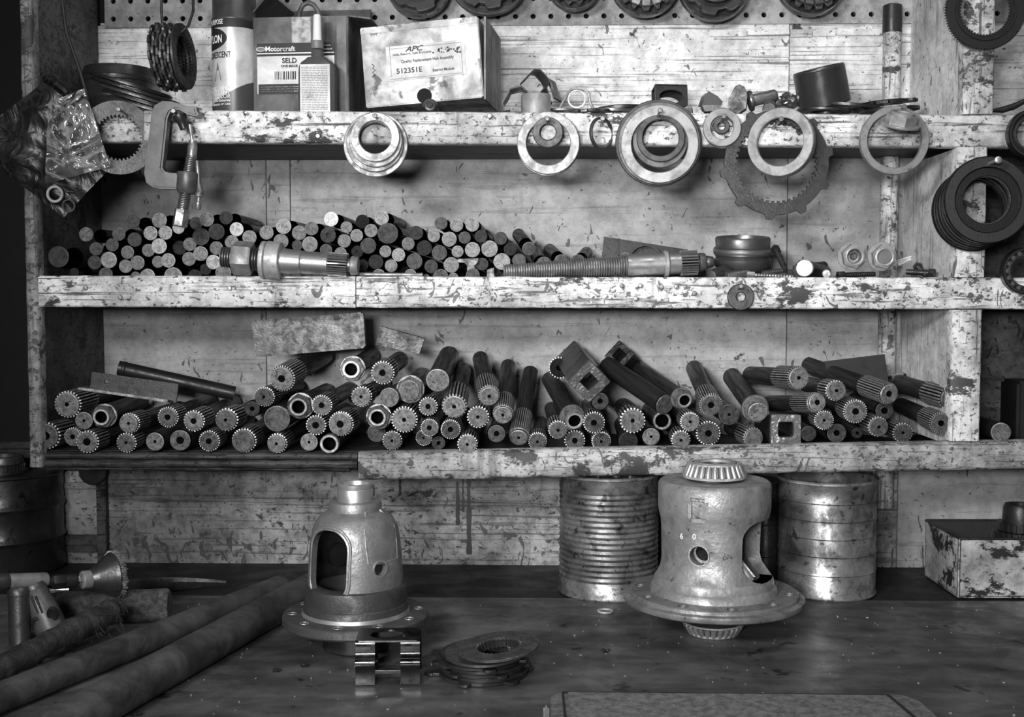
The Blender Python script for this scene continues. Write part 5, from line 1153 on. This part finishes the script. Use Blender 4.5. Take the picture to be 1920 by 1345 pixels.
def tbearing(par, z0, z1, rb, rt, inner, n=26, flip=False):
    """tapered roller bearing: cage, rollers, inner ring; rb/rt radius px at the bottom/top"""
    h = z1-z0; b = obj('roller_bearing', MB().lathe([(inner*k, z0), ((rb-5)*k, z0), ((rb-4)*k, z0+.0005), ((rt-5)*k, z1-.0015), (inner*k, z1-.0015), (inner*k, z0)], 56), MSTEEL, par, None, .10)
    obj('cage_ring', MB().lathe([((rb-5)*k, z0-.0004), (rb*k, z0), ((rb+.4)*k, z0+h*.09), ((rb-1)*k, z0+h*.16), ((rb-5)*k, z0+h*.13)], 56), MRING, b, None, .5)
    obj('cage_ring', MB().lathe([((rt-6)*k, z1-h*.05), ((rt-1)*k, z1-h*.12), (rt*k, z1-h*.10), ((rt-1)*k, z1), ((rt-8)*k, z1+.0004)], 56), MRING, b, None, .5)
    obj('inner_ring', MB().lathe([(inner*k, z1-.002), (inner*k, z1+h*.06), ((inner+4)*k, z1+h*.08), ((min(rt, rb)-10)*k, z1+h*.03), ((min(rt, rb)-9)*k, z1-.002)], 48), MRING, b, None, .4)
    rr = .40*2*PI*min(rb, rt)*k/n; A = Vector(((rb-3.2)*k, 0, z0+h*.12)); B = Vector(((rt-3.2)*k, 0, z1-h*.09))
    s0, s1 = rb/min(rb, rt), rt/min(rb, rt)
    me = MB().lathe([(0, 0), (rr*s0*.95, 0), (rr*s0, .0004), (rr*s1, (B-A).length-.0004), (rr*s1*.95, (B-A).length), (0, (B-A).length)], 14).mesh('roller')
    for i in range(n): obj('roller', me, MMACH, b, RZ(360*i/n) @ AX(A, B-A), 1.0)
tbearing(g, zz(893), zz(866), 58, 49, 30)
tbearing(g, .0006, zz(1162), 47, 56, 28)
obj('hub_neck', MB().lathe([(40*k, zz(898)), (52*k, zz(897)), (50*k, zz(891)), (40*k, zz(891))], 48), MDARK, g)
obj('lower_neck', MB().lathe([(30*k, zz(1164)), (52*k, zz(1164)), (64*k, zf-.014), (70*k, zf-.0125), (30*k, zf-.0125)], 48), MDARK, g)
def bevelgear(par, M, r0, r1, h, n, tone):
    o = gear(r0*.86, r0*.14, n); t = [(x*r1/r0, y*r1/r0) for x, y in o]; N = len(o)
    vs = [(x, y, 0) for x, y in o] + [(x, y, h) for x, y in t] + [(0, 0, h), (0, 0, 0)]
    fs = [(i, (i+1) % N, N+(i+1) % N, N+i) for i in range(N)] + [(N+i, N+(i+1) % N, 2*N) for i in range(N)] + [((i+1) % N, i, 2*N+1) for i in range(N)]
    m = MB(); m.add(vs, fs); obj('bevel_gear', m.mesh('bg', 30), MSTEEL, par, M, tone)
bevelgear(g, T(0, 0, zz(1076)), 77*k, 40*k, .026, 16, 1.0)
bevelgear(g, T(0, 0, zz(955)) @ RX(180), 77*k, 40*k, .026, 16, .8)
bevelgear(g, RZ(-24) @ T(0, 62*k, zz(1018)) @ RX(90), 34*k, 20*k, .02, 10, .6); bevelgear(g, RZ(-24+180) @ T(0, 62*k, zz(1018)) @ RX(90), 34*k, 20*k, .02, 10, .6)
for tx, az, y_ in (('6', -44, 994), ('0', -29, 992)): obj('chalk_mark', text_mesh(tx, .0085, 0, 'CENTER', 99.2*k), MINKW, g, RZ(az) @ T(0, 0, zz(y_)) @ RX(90))
# ---------------- cans
def can(label, px, py, rpx, ytop, mat, ribs, tone=1.0, beads=None, open_=True, name='tin_can', group=None):
    f = onb(px, py); r = S(rpx, f); r *= 1+r/ (f.y-EYE.y); Cc = Vector((f.x, f.y+r, BENCH)); h = P(px, ytop, f.y).z-BENCH
    g = thing(name, label, 'can', T(Cc))
    pf = [(0, .002), (r*.95, .002), (r*.96, 0), (r*1.0, .0004), (r*1.005, .002), (r*.985, .004)]
    if ribs:
        for i in range(ribs*4+1):
            t = i/(ribs*4); z = .018 + (h-.036)*t; pf.append((r*(.985 + .012*math.cos(2*PI*i/4)), z))
    if beads:
        for b in beads: z = h*b; pf += [(r*.985, z-.0035), (r*.97, z-.001), (r*1.0, z+.0005), (r*.985, z+.003)]
    pf += [(r*.985, h-.005), (r*1.0, h-.003), (r*1.005, h-.001), (r*.99, h), (r*.965, h-.001), (r*.965, h-.006), (r*.965, .006), (0, .006)]
    obj('can_wall', MB().lathe(pf, 72), mat, g, None, tone)
    obj('rim_seam', MB().lathe([(r*1.004, h-.0035), (r*1.02, h-.003), (r*1.022, h-.001), (r*1.0, h+.0004)], 72), mat, g, None, tone*1.2)
    return g, r, h
can('right grimy tin can with five rolled beads below the shelf', 1571, 1130, 90, 908, MTIN, 0, 1.0, (.21, .37, .52, .67, .82))
g, r, h = can('ribbed tin can full of crumpled foil left of the carrier', 1146, 1131, 93, 899, MTIN, 17, .8, None)
bm = bmesh.new(); bmesh.ops.create_icosphere(bm, subdivisions=4, radius=1); rnd = random.Random(3)
for v in bm.verts: f_ = rnd.uniform(.8, 1.08); v.co = Vector((v.co.x*r*.86*f_, v.co.y*r*.86*f_, v.co.z*.012*f_))
me = bpy.data.meshes.new('foil'); bm.to_mesh(me); bm.free(); obj('foil_wad', me, MCHROME, g, T(0, 0, h-.0075), .8)
can('dark tin can standing behind between carrier and right can', 1420, 1106, 46, 906, MTIND, 0, .8, (.3, .6, .85))
# big dark drum, left
f = onb(-32, 1088); r = S(110, f); g = thing('dark_drum', 'big dark steel drum cut by the left picture edge', 'drum', T(f.x-.004, f.y+r, BENCH)); h = P(10, 897, f.y).z-BENCH
pf = [(0, .002), (r*.97, .002), (r*1.0, 0), (r*1.01, .003)]
for b in (.33, .66): pf += [(r*.985, h*b-.006), (r*1.0, h*b-.0035), (r*1.018, h*b), (r*1.0, h*b+.0035), (r*.985, h*b+.006)]
pf += [(r*.985, h-.006), (r*1.01, h-.004), (r*1.01, h-.001), (r*.98, h), (r*.955, h-.001), (r*.95, h-.004), (0, h-.004)]
obj('drum_wall', MB().lathe(pf, 80), MTIND, g, None, .4); obj('lid', MB().lathe([(0, h-.0035), (r*.94, h-.0035), (r*.945, h-.002), (r*.9, h-.0015), (0, h-.0015)], 64), MTIND, g, None, .5)
top = BENCH+h-.0012
q = P(2, 868, f.y+r*.75); kq = S(1, q)
g = thing('needle_bearing', 'dark toothed bearing ring lying on the big dark drum', 'bearing', T(q.x, f.y+r*.8, top))
obj('upper_race', MB().lathe([(28*kq, .022), (37*kq, .022), (38*kq, .021), (38*kq, .012), (36*kq, .011), (28*kq, .011), (28*kq, .022)], 56), MSTEEL, g, None, .13)
obj('toothed_ring', MB().ringp(gear(37*kq, 4*kq, 34), circ(28*kq, 136), .0005, .011), MSTEEL, g, None, .07)
obj('base_race', MB().lathe([(28*kq, 0), (46*kq, 0), (46*kq, .003), (28*kq, .003), (28*kq, 0)], 48), MSTEEL, g, None, .06)
# round dark flange under the shelf
o = P(176, 873, .17); tag(obj('dark_flange', MB().lathe([(0, -.004), (25*S(1, o), -.004), (26*S(1, o), -.002), (26*S(1, o), .002), (23*S(1, o), .003), (0, .001)], 40), MDARK, None, FACE(P(174, 884, .188))), 'dark round flange half hidden under the left shelf end', 'flange')
# ---------------- tin tray, right
a = onb(1797, 1122); ztop = P(1797, 1011, a.y).z-BENCH; b = PZ(1713, 976, BENCH+ztop); dp = b.y-a.y; wd = .26
g = thing('tin_tray', 'open tin tray with torn white paint and dents at the right', 'tray', T(a.x, a.y, BENCH) @ RZ(1.5))
MTP = painted('peeling_tray_paint', .66, .615, (6, 6, 6), .03, .65, .60, .3)
obj('front_wall', MB().box((wd/2, .001, ztop/2), (wd, .002, ztop), None, .0006), MTP, g); obj('side_wall', MB().box((.001, dp/2, ztop/2), (.002, dp, ztop), None, .0006), MTP, g)
obj('back_wall', MB().box((wd/2, dp, ztop/2), (wd, .002, ztop), None, .0006), MTIND, g); obj('tray_floor', MB().box((wd/2, dp/2, .002), (wd, dp, .002)), MTIND, g)
obj('side_wall', MB().box((wd, dp/2, ztop/2), (.002, dp, ztop), None, .0006), MTIND, g)
obj('corner_seam', MB().tube([(-.0003, -.0003, .001), (-.0003, -.0003, ztop)], .0018, 8), MTIN, g)
for s, e in (((0, 0, ztop), (0, dp, ztop)), ((0, dp, ztop), (wd, dp, ztop)), ((0, 0, ztop), (wd, 0, ztop))): obj('rolled_edge', MB().tube([s, e], .0016, 8), MTIND, g, None, .8)
gb = thing('gear_stack', 'black stacked gear lying in the tin tray at the right edge', 'gear', T(P(1925, 960, a.y+.04).x, a.y+.058, BENCH+.0032))
obj('lower_gear', MB().prism(gear(.030, .004, 28), 0, ztop-.004), MDARK, gb); obj('gear_hub', MB().lathe([(0, 0), (.022, 0), (.023, .003), (.021, .030), (.019, .034), (.012, .034), (.012, .01), (0, .01)], 40), MDARK, gb, T(0, 0, ztop-.004)); obj('toothed_rim', MB().prism(gear(.025, .003, 24), 0, .01), MDARK, gb, T(0, 0, ztop-.003))
# ---------------- spring clip and clutch pack, front
A = onb(667, 1286); Bq = onb(789, 1281); wd = Bq.x-A.x; k = S(1, A)
g = thing('spring_clip', 'shiny bent sheet clip with oval opening standing on the bench', 'clip', T((A.x+Bq.x)/2, A.y, BENCH) @ RZ(4))
zt = P(728, 1204, A.y).z-BENCH; dpt = PZ(728, 1180, BENCH+zt).y-A.y
o = []; i_ = []
for n in range(48):
    a_ = 2*PI*n/48; cc, ss = math.cos(a_), math.sin(a_); q = min((wd/2)/max(1e-6, abs(cc)), (dpt/2)/max(1e-6, abs(ss))); o.append((cc*q, ss*q)); i_.append((cc*wd*.30, ss*dpt*.36))
obj('top_plate', MB().ringp(o, i_, zt-.0016, zt), MCHROME, g, T(0, dpt/2+.004, 0), .15)
def strip(x0, x1, prof, nm, tn):
    m = MB(); n = len(prof); vs = []; fs = []
    for i, (y, z) in enumerate(prof):
        p0 = Vector(prof[max(0, i-1)]); p1 = Vector(prof[min(n-1, i+1)]); t = (p1-p0).normalized(); ny, nz = -t.y*.0008, t.x*.0008
        vs += [(x0, y+ny, z+nz), (x1, y+ny, z+nz), (x1, y-ny, z-nz), (x0, y-ny, z-nz)]
    for i in range(n-1):
        for j in range(4): fs.append((i*4+j, i*4+(j+1) % 4, i*4+4+(j+1) % 4, i*4+4+j))
    fs += [(0, 1, 2, 3), (4*n-4, 4*n-3, 4*n-2, 4*n-1)]; m.add(vs, fs); obj(nm, m.mesh(nm, 50), MCHROME, g, None, tn)
pfs = [(.005, zt-.001), (.0035, zt-.004), (.0045, zt*.78), (.004, zt*.66), (.001, zt*.6), (-.001, zt*.52), (-.0005, zt*.44), (.001, zt*.34), (.0012, zt*.15), (.0008, .001)]
for x0, x1 in ((-wd/2, -wd/2+wd*.30), (wd/2-wd*.30, wd/2)):
    strip(x0, x1, pfs, 'front_leg', .07); strip(x0, x1, [(dpt+.006-y, z) for y, z in pfs], 'rear_leg', .07)
obj('cross_bar', MB().box((0, .0025, zt*.30), (wd*.42, .0016, .0035), None, .0003), MCHROME, g, None, .08)
c = onb(905, 1262); k = S(1, c); G5 = 'oily clutch pack plates on the bench'
for i, (dx, dz, ro, lug, tn) in enumerate([(0, .0, 84, 6, .05), (4, .0035, 82, 0, .06), (-2, .0072, 80, 6, .05), (3, .0108, 80, 0, .07), (-6, .0145, 82, 6, .045), (0, .0182, 78, 0, .06)]):
    pg_ = thing('clutch_plate', 'oily black clutch plate in the bench pack, ' + ('lowest', 'second from bottom', 'third from bottom', 'fourth from bottom', 'fifth from bottom', 'sixth from bottom')[i], 'clutch plate', T(c.x+dx*k, c.y, BENCH+.0022+dz) @ RZ(i*24+10), G5)
    obj('plate', MB().ringp(lugs(ro*k, 13*k, lug, 120, .12) if lug else circ(ro*k, 120), gear(40*k, 3*k, 30), -.0014, .0014, None, .0003), MDARK, pg_); obj('lining', MB().ringp(circ((ro-3)*k, 80), circ(50*k, 80), .0013, .0019), MSTEEL, pg_, None, tn)
q = PZ(935, 1214, BENCH+.030)
for i, (x, y, zz_, ro, ri, an, lb) in enumerate(((912, 1222, .0255, 78, 42, 3, 'dark steel plate just under the top clutch disc of the bench pack'), (935, 1213, .0335, 77, 40, 6, 'top tilted smooth grey disc of the bench clutch pack'))):
    q = PZ(x, y, BENCH+zz_); kk = S(1, q); pg_ = thing('clutch_plate', lb, 'clutch plate', T(q) @ RY(-an) @ RX(3), G5)
    obj('plate', MB().ringp(circ(ro*kk, 120), gear(ri*kk, 2.6*kk, 30), -.0014, .0014, None, .0004), MSTEEL, pg_, None, .11); obj('inner_teeth', MB().ringp(circ(ri*kk*1.04, 120), gear(ri*kk*.96, 2.4*kk, 30), -.008, -.0015), MDARK, pg_)
q = onb(810, 1265); tag(obj('oily_tab', MB().lathe([(0, .003), (11*k, .003), (12.5*k, .002), (12.5*k, .0006), (11*k, 0), (0, 0)], 24), MDARK, None, T(q) @ SC(1.1, 1, 1)), 'small black oily tab left of the bench clutch pack', 'tab')
q = onb(1135, 1148); kk = S(1, q); tag(obj('thin_ring', MB().lathe([(12*kk, .0003), (15*kk, .0003), (15.4*kk, .0012), (15*kk, .0022), (12*kk, .0022), (12*kk, .0003)], 32), MRING, None, T(q), .55), 'thin pale ring lying on the bench before the ribbed can', 'ring')
for px, py, lb in ((519, 1260, 'black crumb left of the spring clip, nearest'), (571, 1251, 'tiny black crumb left of the spring clip, further right'), (1135, 1223, 'black crumb on the bench centre front')):
    bm = bmesh.new(); bmesh.ops.create_icosphere(bm, subdivisions=2, radius=1); rnd = random.Random(px)
    for v in bm.verts: f_ = rnd.uniform(.6, 1.2); v.co = Vector((v.co.x*.005*f_, v.co.y*.004*f_, v.co.z*.0018*f_+.0018))
    me = bpy.data.meshes.new('crumb'); bm.to_mesh(me); bm.free(); tag(obj('oil_crumb', me, MDARK, None, T(onb(px, py))), lb, 'crumb')
# ---------------- long tubes
def btube(name, label, a, b, r, mat, cat, zoff=0.0):
    A, B = PZ(*a, BENCH+r+zoff), PZ(*b, BENCH+r+zoff); d = B-A; g = thing(name, label, cat, AX(A, d)); L = d.length
    obj('tube_wall', MB().lathe([(r*.6, .03), (r*.62, .002), (r*.7, 0), (r*.93, 0), (r, .003), (r, L), (0, L)], 40), mat, g); obj('end_plug', MB().lathe([(0, .012), (r*.61, .012), (r*.61, .014), (0, .014)], 24), MDARK, g)
    return g
btube('rubber_bar', 'slimmer dark round bar lying diagonally at the left front', (527, 1100), (-160, 1372), .0140, MRUB, 'bar')
btube('rubber_bar', 'thicker dark round bar lying diagonally at the left front', (586, 1102), (60, 1392), .0185, MRUB, 'bar')
# ---------------- air grinder with cup brush
Yg = onb(40, 1205).y
def seg(par, nm, a, b, pf, mat, tn=1.0, sg=28, Ya=0, Yb=0):
    if not (Ya or Yb): Ya, Yb = a[0]*.00042-.02, b[0]*.00042-.02
    A, B = P(*a, Yg+Ya), P(*b, Yg+Yb); L = (B-A).length; k = S(1, A); o = par.location
    return obj(nm, MB().lathe([(r_*k, t*L) for r_, t in pf], sg), mat, par, T(-o) @ AX(A, B-A), tn)
g = thing('air_grinder', 'angled air grinder with a wire cup brush lying at the left', 'grinder', T(onb(40, 1205)))
seg(g, 'gear_head', (-14, 1092), (87, 1088), [(0, 0), (14, 0), (15, .03), (15, .97), (14, 1), (0, 1)], MRING, .3)
seg(g, 'head_cap', (-22, 1093), (16, 1091), [(0, 0), (15, 0), (16.5, .1), (16.5, .9), (15, 1), (0, 1)], MSTEEL, .12)
seg(g, 'coupling', (86, 1092), (100, 1091), [(0, 0), (11, 0), (11, 1), (0, 1)], MDARK); seg(g, 'hex_coupling', (97, 1092), (122, 1090.5), [(0, 0), (14, 0), (14.5, .1), (14.5, .9), (13, 1), (0, 1)], MDARK, 1, 6)
seg(g, 'coupling', (120, 1091), (144, 1089), [(0, 0), (13, 0), (13, .9), (9, 1), (0, 1)], MDARK); seg(g, 'spindle', (142, 1089), (154, 1088), [(0, 0), (8, 0), (11, .4), (8, 1), (0, 1)], MCHROME, .8, 6)
seg(g, 'brush_nut', (152, 1088), (171, 1086), [(0, 0), (14, 0), (17, .15), (17, .95), (15, 1), (0, 1)], MRING, .32)
seg(g, 'brush_cup', (169, 1086), (212, 1078), [(0, 0), (17, 0), (20, .1), (27, .4), (38, .75), (43, .95), (42, 1), (0, .8)], MSTEEL, .09, 40)
bm_ = MB(); A = P(205, 1079, Yg+.066); d = (P(216, 1077, Yg+.0715)-A).normalized(); M_ = AX(A, d); k = S(1, A); rnd = random.Random(6)
for i in range(150):
    a_ = 2*PI*i/150; r0 = 39*k*rnd.uniform(.9, 1.0); r1 = 44*k*rnd.uniform(.94, 1.06)
    bm_.tube([M_ @ Vector((r0*math.cos(a_), r0*math.sin(a_), 0)), M_ @ Vector((r1*math.cos(a_+.05), r1*math.sin(a_+.05), 12*k*rnd.uniform(.7, 1.3)))], .0005, 4)
for e in ((235, 1066), (230, 1070), (238, 1067)): bm_.tube([P(212, 1080, Yg+.069), P(*e, Yg+.075)], .0004, 4)
o = obj('wire_bristles', bm_, MSTEEL, g, T(-g.location), .3); o['kind'] = 'stuff'
seg(g, 'lever_tube', (35, 1102), (38, 1208), [(0, 0), (17, 0), (20.5, .06), (20.5, .14), (19.5, .15), (19.5, 1), (0, 1)], MSTEEL, .10, 32, -.012, -.02)
seg(g, 'motor_body', (62, 1096), (100, 1190), [(0, 0), (17, 0), (19, .04), (19, .1), (21, .12), (26, .5), (29, .8), (27, 1), (0, 1)], MPAINT, .5, 32, .0, -.004)
for a_, b_ in (((96, 1146), (100, 1158)), ((66, 1166), (71, 1178))): 
    q = P((a_[0]+b_[0])/2, (a_[1]+b_[1])/2, Yg-.0162); obj('vent_hole', MB().lathe([(0, 0), (6*k, 0), (8*k, .0008), (9.5*k, .0004), (9.5*k, -.002), (0, -.002)], 24), MDARK, g, T(-g.location) @ FACE(q, 10, 20) @ SC(1, 1.5, 1))
for x0 in (58, 66): obj('body_slot', MB().tube([P(x0, 1118, Yg-.0148), P(x0+14, 1150, Yg-.0165)], .0012, 6), MDARK, g, T(-g.location))
# ---------------- file blade
A, B = PZ(100, 1108, BENCH+.010), PZ(424, 1092, BENCH+.012); d = B-A; L = d.length
g = thing('file_blade', 'pointed steel file lying behind the mallet', 'file', AX(A, d))
def secb(t): return .0125*(1 if t < .6 else max(.12, 1-((t-.6)/.4)**2*.88))
m = MB(); N = 24; vs = []; fs = []
for i in range(N+1):
    t = i/N; w = secb(t); vs += [(-w, 0, t*L), (-w*.6, .0028, t*L), (w*.6, .0028, t*L), (w, 0, t*L), (w*.6, -.0028, t*L), (-w*.6, -.0028, t*L)]
for i in range(N):
    for j in range(6): fs.append((i*6+j, i*6+(j+1) % 6, i*6+6+(j+1) % 6, i*6+6+j))
fs += [list(range(6)), list(range(N*6, N*6+6))]; m.add(vs, fs); obj('blade', m.mesh('blade', 30), MSTEEL, g, RZ(-62), .07)
obj('tang_collar', MB().lathe([(0, -.004), (.009, -.004), (.010, 0), (.010, .02), (0, .02)], 20), MCHROME, g, None, .6)
# ---------------- mallet with taped handle
hr = .0185
A, B = PZ(318, 1134, BENCH+hr), PZ(96, 1140, BENCH+hr); d = B-A
g = thing('mallet', 'rough cylindrical mallet with a tape-wrapped handle on the bench', 'mallet', AX(A, d)); L = d.length
obj('mallet_face', MB().lathe([(0, .0), (hr*.86, 0), (hr*.98, .002), (hr*1.02, .006), (hr, .010), (0, .010)], 40), MROUGH, g, None, .9)
pf = [(0, .0095), (hr*.98, .0095)] + [(hr*(.98+.02*math.sin(i*1.7)), .01+(L-.02)*i/20) for i in range(21)] + [(hr*.9, L), (0, L)]
obj('mallet_head', MB().lathe(pf, 40), MROUGH, g, None, .6)
inv = g.matrix_basis.inverted()
h0, h1 = PZ(222, 1140, BENCH+.030), PZ(-70, 1290, BENCH+.016); n = 60; pts = []; rr = []
for i in range(n+1):
    t = i/n; pts.append(inv @ h0.lerp(h1, t)); rr.append((.0135+.0006*math.sin(i*1.9)+.0008*math.sin(i*.7)+rnd.uniform(-.0007, .0007))*(1 if t > .05 else .8) * (1 if t < .45 else .92))
obj('taped_handle', MB().tube(pts, rr, 20).mesh('th', 70), MTAPE, g)
fr_ = MB(); rnd = random.Random(8)
for i in range(60):
    t = rnd.uniform(.0, .22); b0 = h0.lerp(h1, t) + Vector((rnd.uniform(-.012, .012), -.008, rnd.uniform(-.012, .010))); fr_.tube([inv @ b0, inv @ (b0+Vector((rnd.uniform(-.012, .016), -.004, rnd.uniform(-.016, .004))))], .0004, 4)
o = obj('frayed_threads', fr_, MTAPE, g); o['kind'] = 'stuff'
# small bits lower left
q = onb(131, 1240); g = thing('chrome_nut', 'tiny shiny nut between the mallet handle and the bars', 'nut', T(q)); obj('nut_body', MB().lathe([(.002, 0), (.0055, 0), (.006, .001), (.006, .006), (.004, .008), (.002, .008), (.002, 0)], 6), MCHROME, g); obj('washer_face', MB().lathe([(.002, -.0), (.0075, 0), (.0075, .0012), (.002, .0012)], 24), MCHROME, g)
shp = [(80, 1258), (0, 1312)]
A, B = PZ(*shp[0], BENCH+.008), PZ(-40, 1338, BENCH+.008); g = thing('punch', 'tapered steel punch with bright collar lying at lower left', 'punch', AX(A, B-A)); L = (B-A).length
obj('punch_body', MB().lathe([(0, .018), (.0068, .018), (.006, .05), (.0045, L*.8), (.003, L), (0, L)], 24), MSTEEL, g, None, .14); obj('bright_collar', MB().lathe([(0, 0), (.0062, 0), (.0072, .002), (.0076, .018), (0, .018)], 24), MCHROME, g, None, .7)
m = MB(); tag(obj('wire_bracket', MB().tube([PZ(x, y, BENCH+.004+dz)-onb(110, 1250) for x, y, dz in ((76, 1243, .006), (106, 1258, .001), (128, 1250, .001), (160, 1238, .002))], .0022, 8), MDARK, None, T(onb(110, 1250))), 'black bent wire lying beside the shiny nut', 'wire')
# ---------------- textured case lid in the foreground
zl = .042
cs = [PZ(1042, 1294, BENCH+zl), PZ(1676, 1291, BENCH+zl)]; yb_ = cs[0].y; x0, x1 = cs[0].x, cs[1].x; yf = yb_-.16
x1f = PZ(1740, 1345, BENCH+zl); sl = (x1f.x-x1)/(yb_-x1f.y)
g = thing('tool_case', 'textured grey case lid cut by the lower picture edge', 'case', T((x0+x1)/2, yb_-.08, BENCH)); o = g.location
def cp(x, y): return (x-o.x, y-o.y)
ol = [cp(x0-.006, yf), cp(x1+sl*.16+.004, yf), cp(x1+.012, yb_-.014), cp(x1+.004, yb_-.003), cp(x1-.008, yb_), cp(x0+.014, yb_), cp(x0+.003, yb_-.004), cp(x0-.004, yb_-.014)]
obj('case_body', MB().prism([(x*1.004, y) for x, y in ol], .001, zl-.010), MMAT, g, None, .5); obj('lid', MB().prism(ol, zl-.009, zl-.001), MMAT, g)
i0 = [cp(x0+.014, yf), cp(x1+sl*.16-.016, yf), cp(x1-.012, yb_-.0065), cp(x0+.010, yb_-.0065)]
obj('lid_panel', MB().prism(i0, zl-.0012, zl+.0004), MMAT, g, None, 1.15)
obj('seam', MB().tube([Vector((*cp(x0+.0085, yf), zl-.0008)), Vector((*cp(x0+.0055, yb_-.005), zl-.0008)), Vector((*cp(x1-.009, yb_-.005), zl-.0008)), Vector((*cp(x1+sl*.16-.011, yf), zl-.0008))], .0014, 8), MBLK, g)
obj('handle_latch', MB().box((0, 0, 0), (.005, .05, .014), None, .002), MCHROME, g, T(cp(x0-.008, yb_-.035)[0], cp(x0, yb_-.035)[1], zl-.016))

# ---------------- fine metal chips scattered over the bench sheet
m = MB(); rnd = random.Random(21)
for i in range(240):
    x = rnd.uniform(-.55, .62); y = rnd.uniform(-.46, yb-.02); s_ = rnd.uniform(.0004, .0011); a_ = rnd.uniform(0, PI)
    m.box((0, 0, .0005), (s_*rnd.uniform(1, 3), s_, .0006), T(x, y, BENCH) @ RZ(math.degrees(a_)))
o = tag(obj('metal_chips', m.mesh('chips', 0), MRING, None, None, .45), 'tiny pale metal chips and dust specks scattered over the bench top', 'metal chips'); o['kind'] = 'stuff'
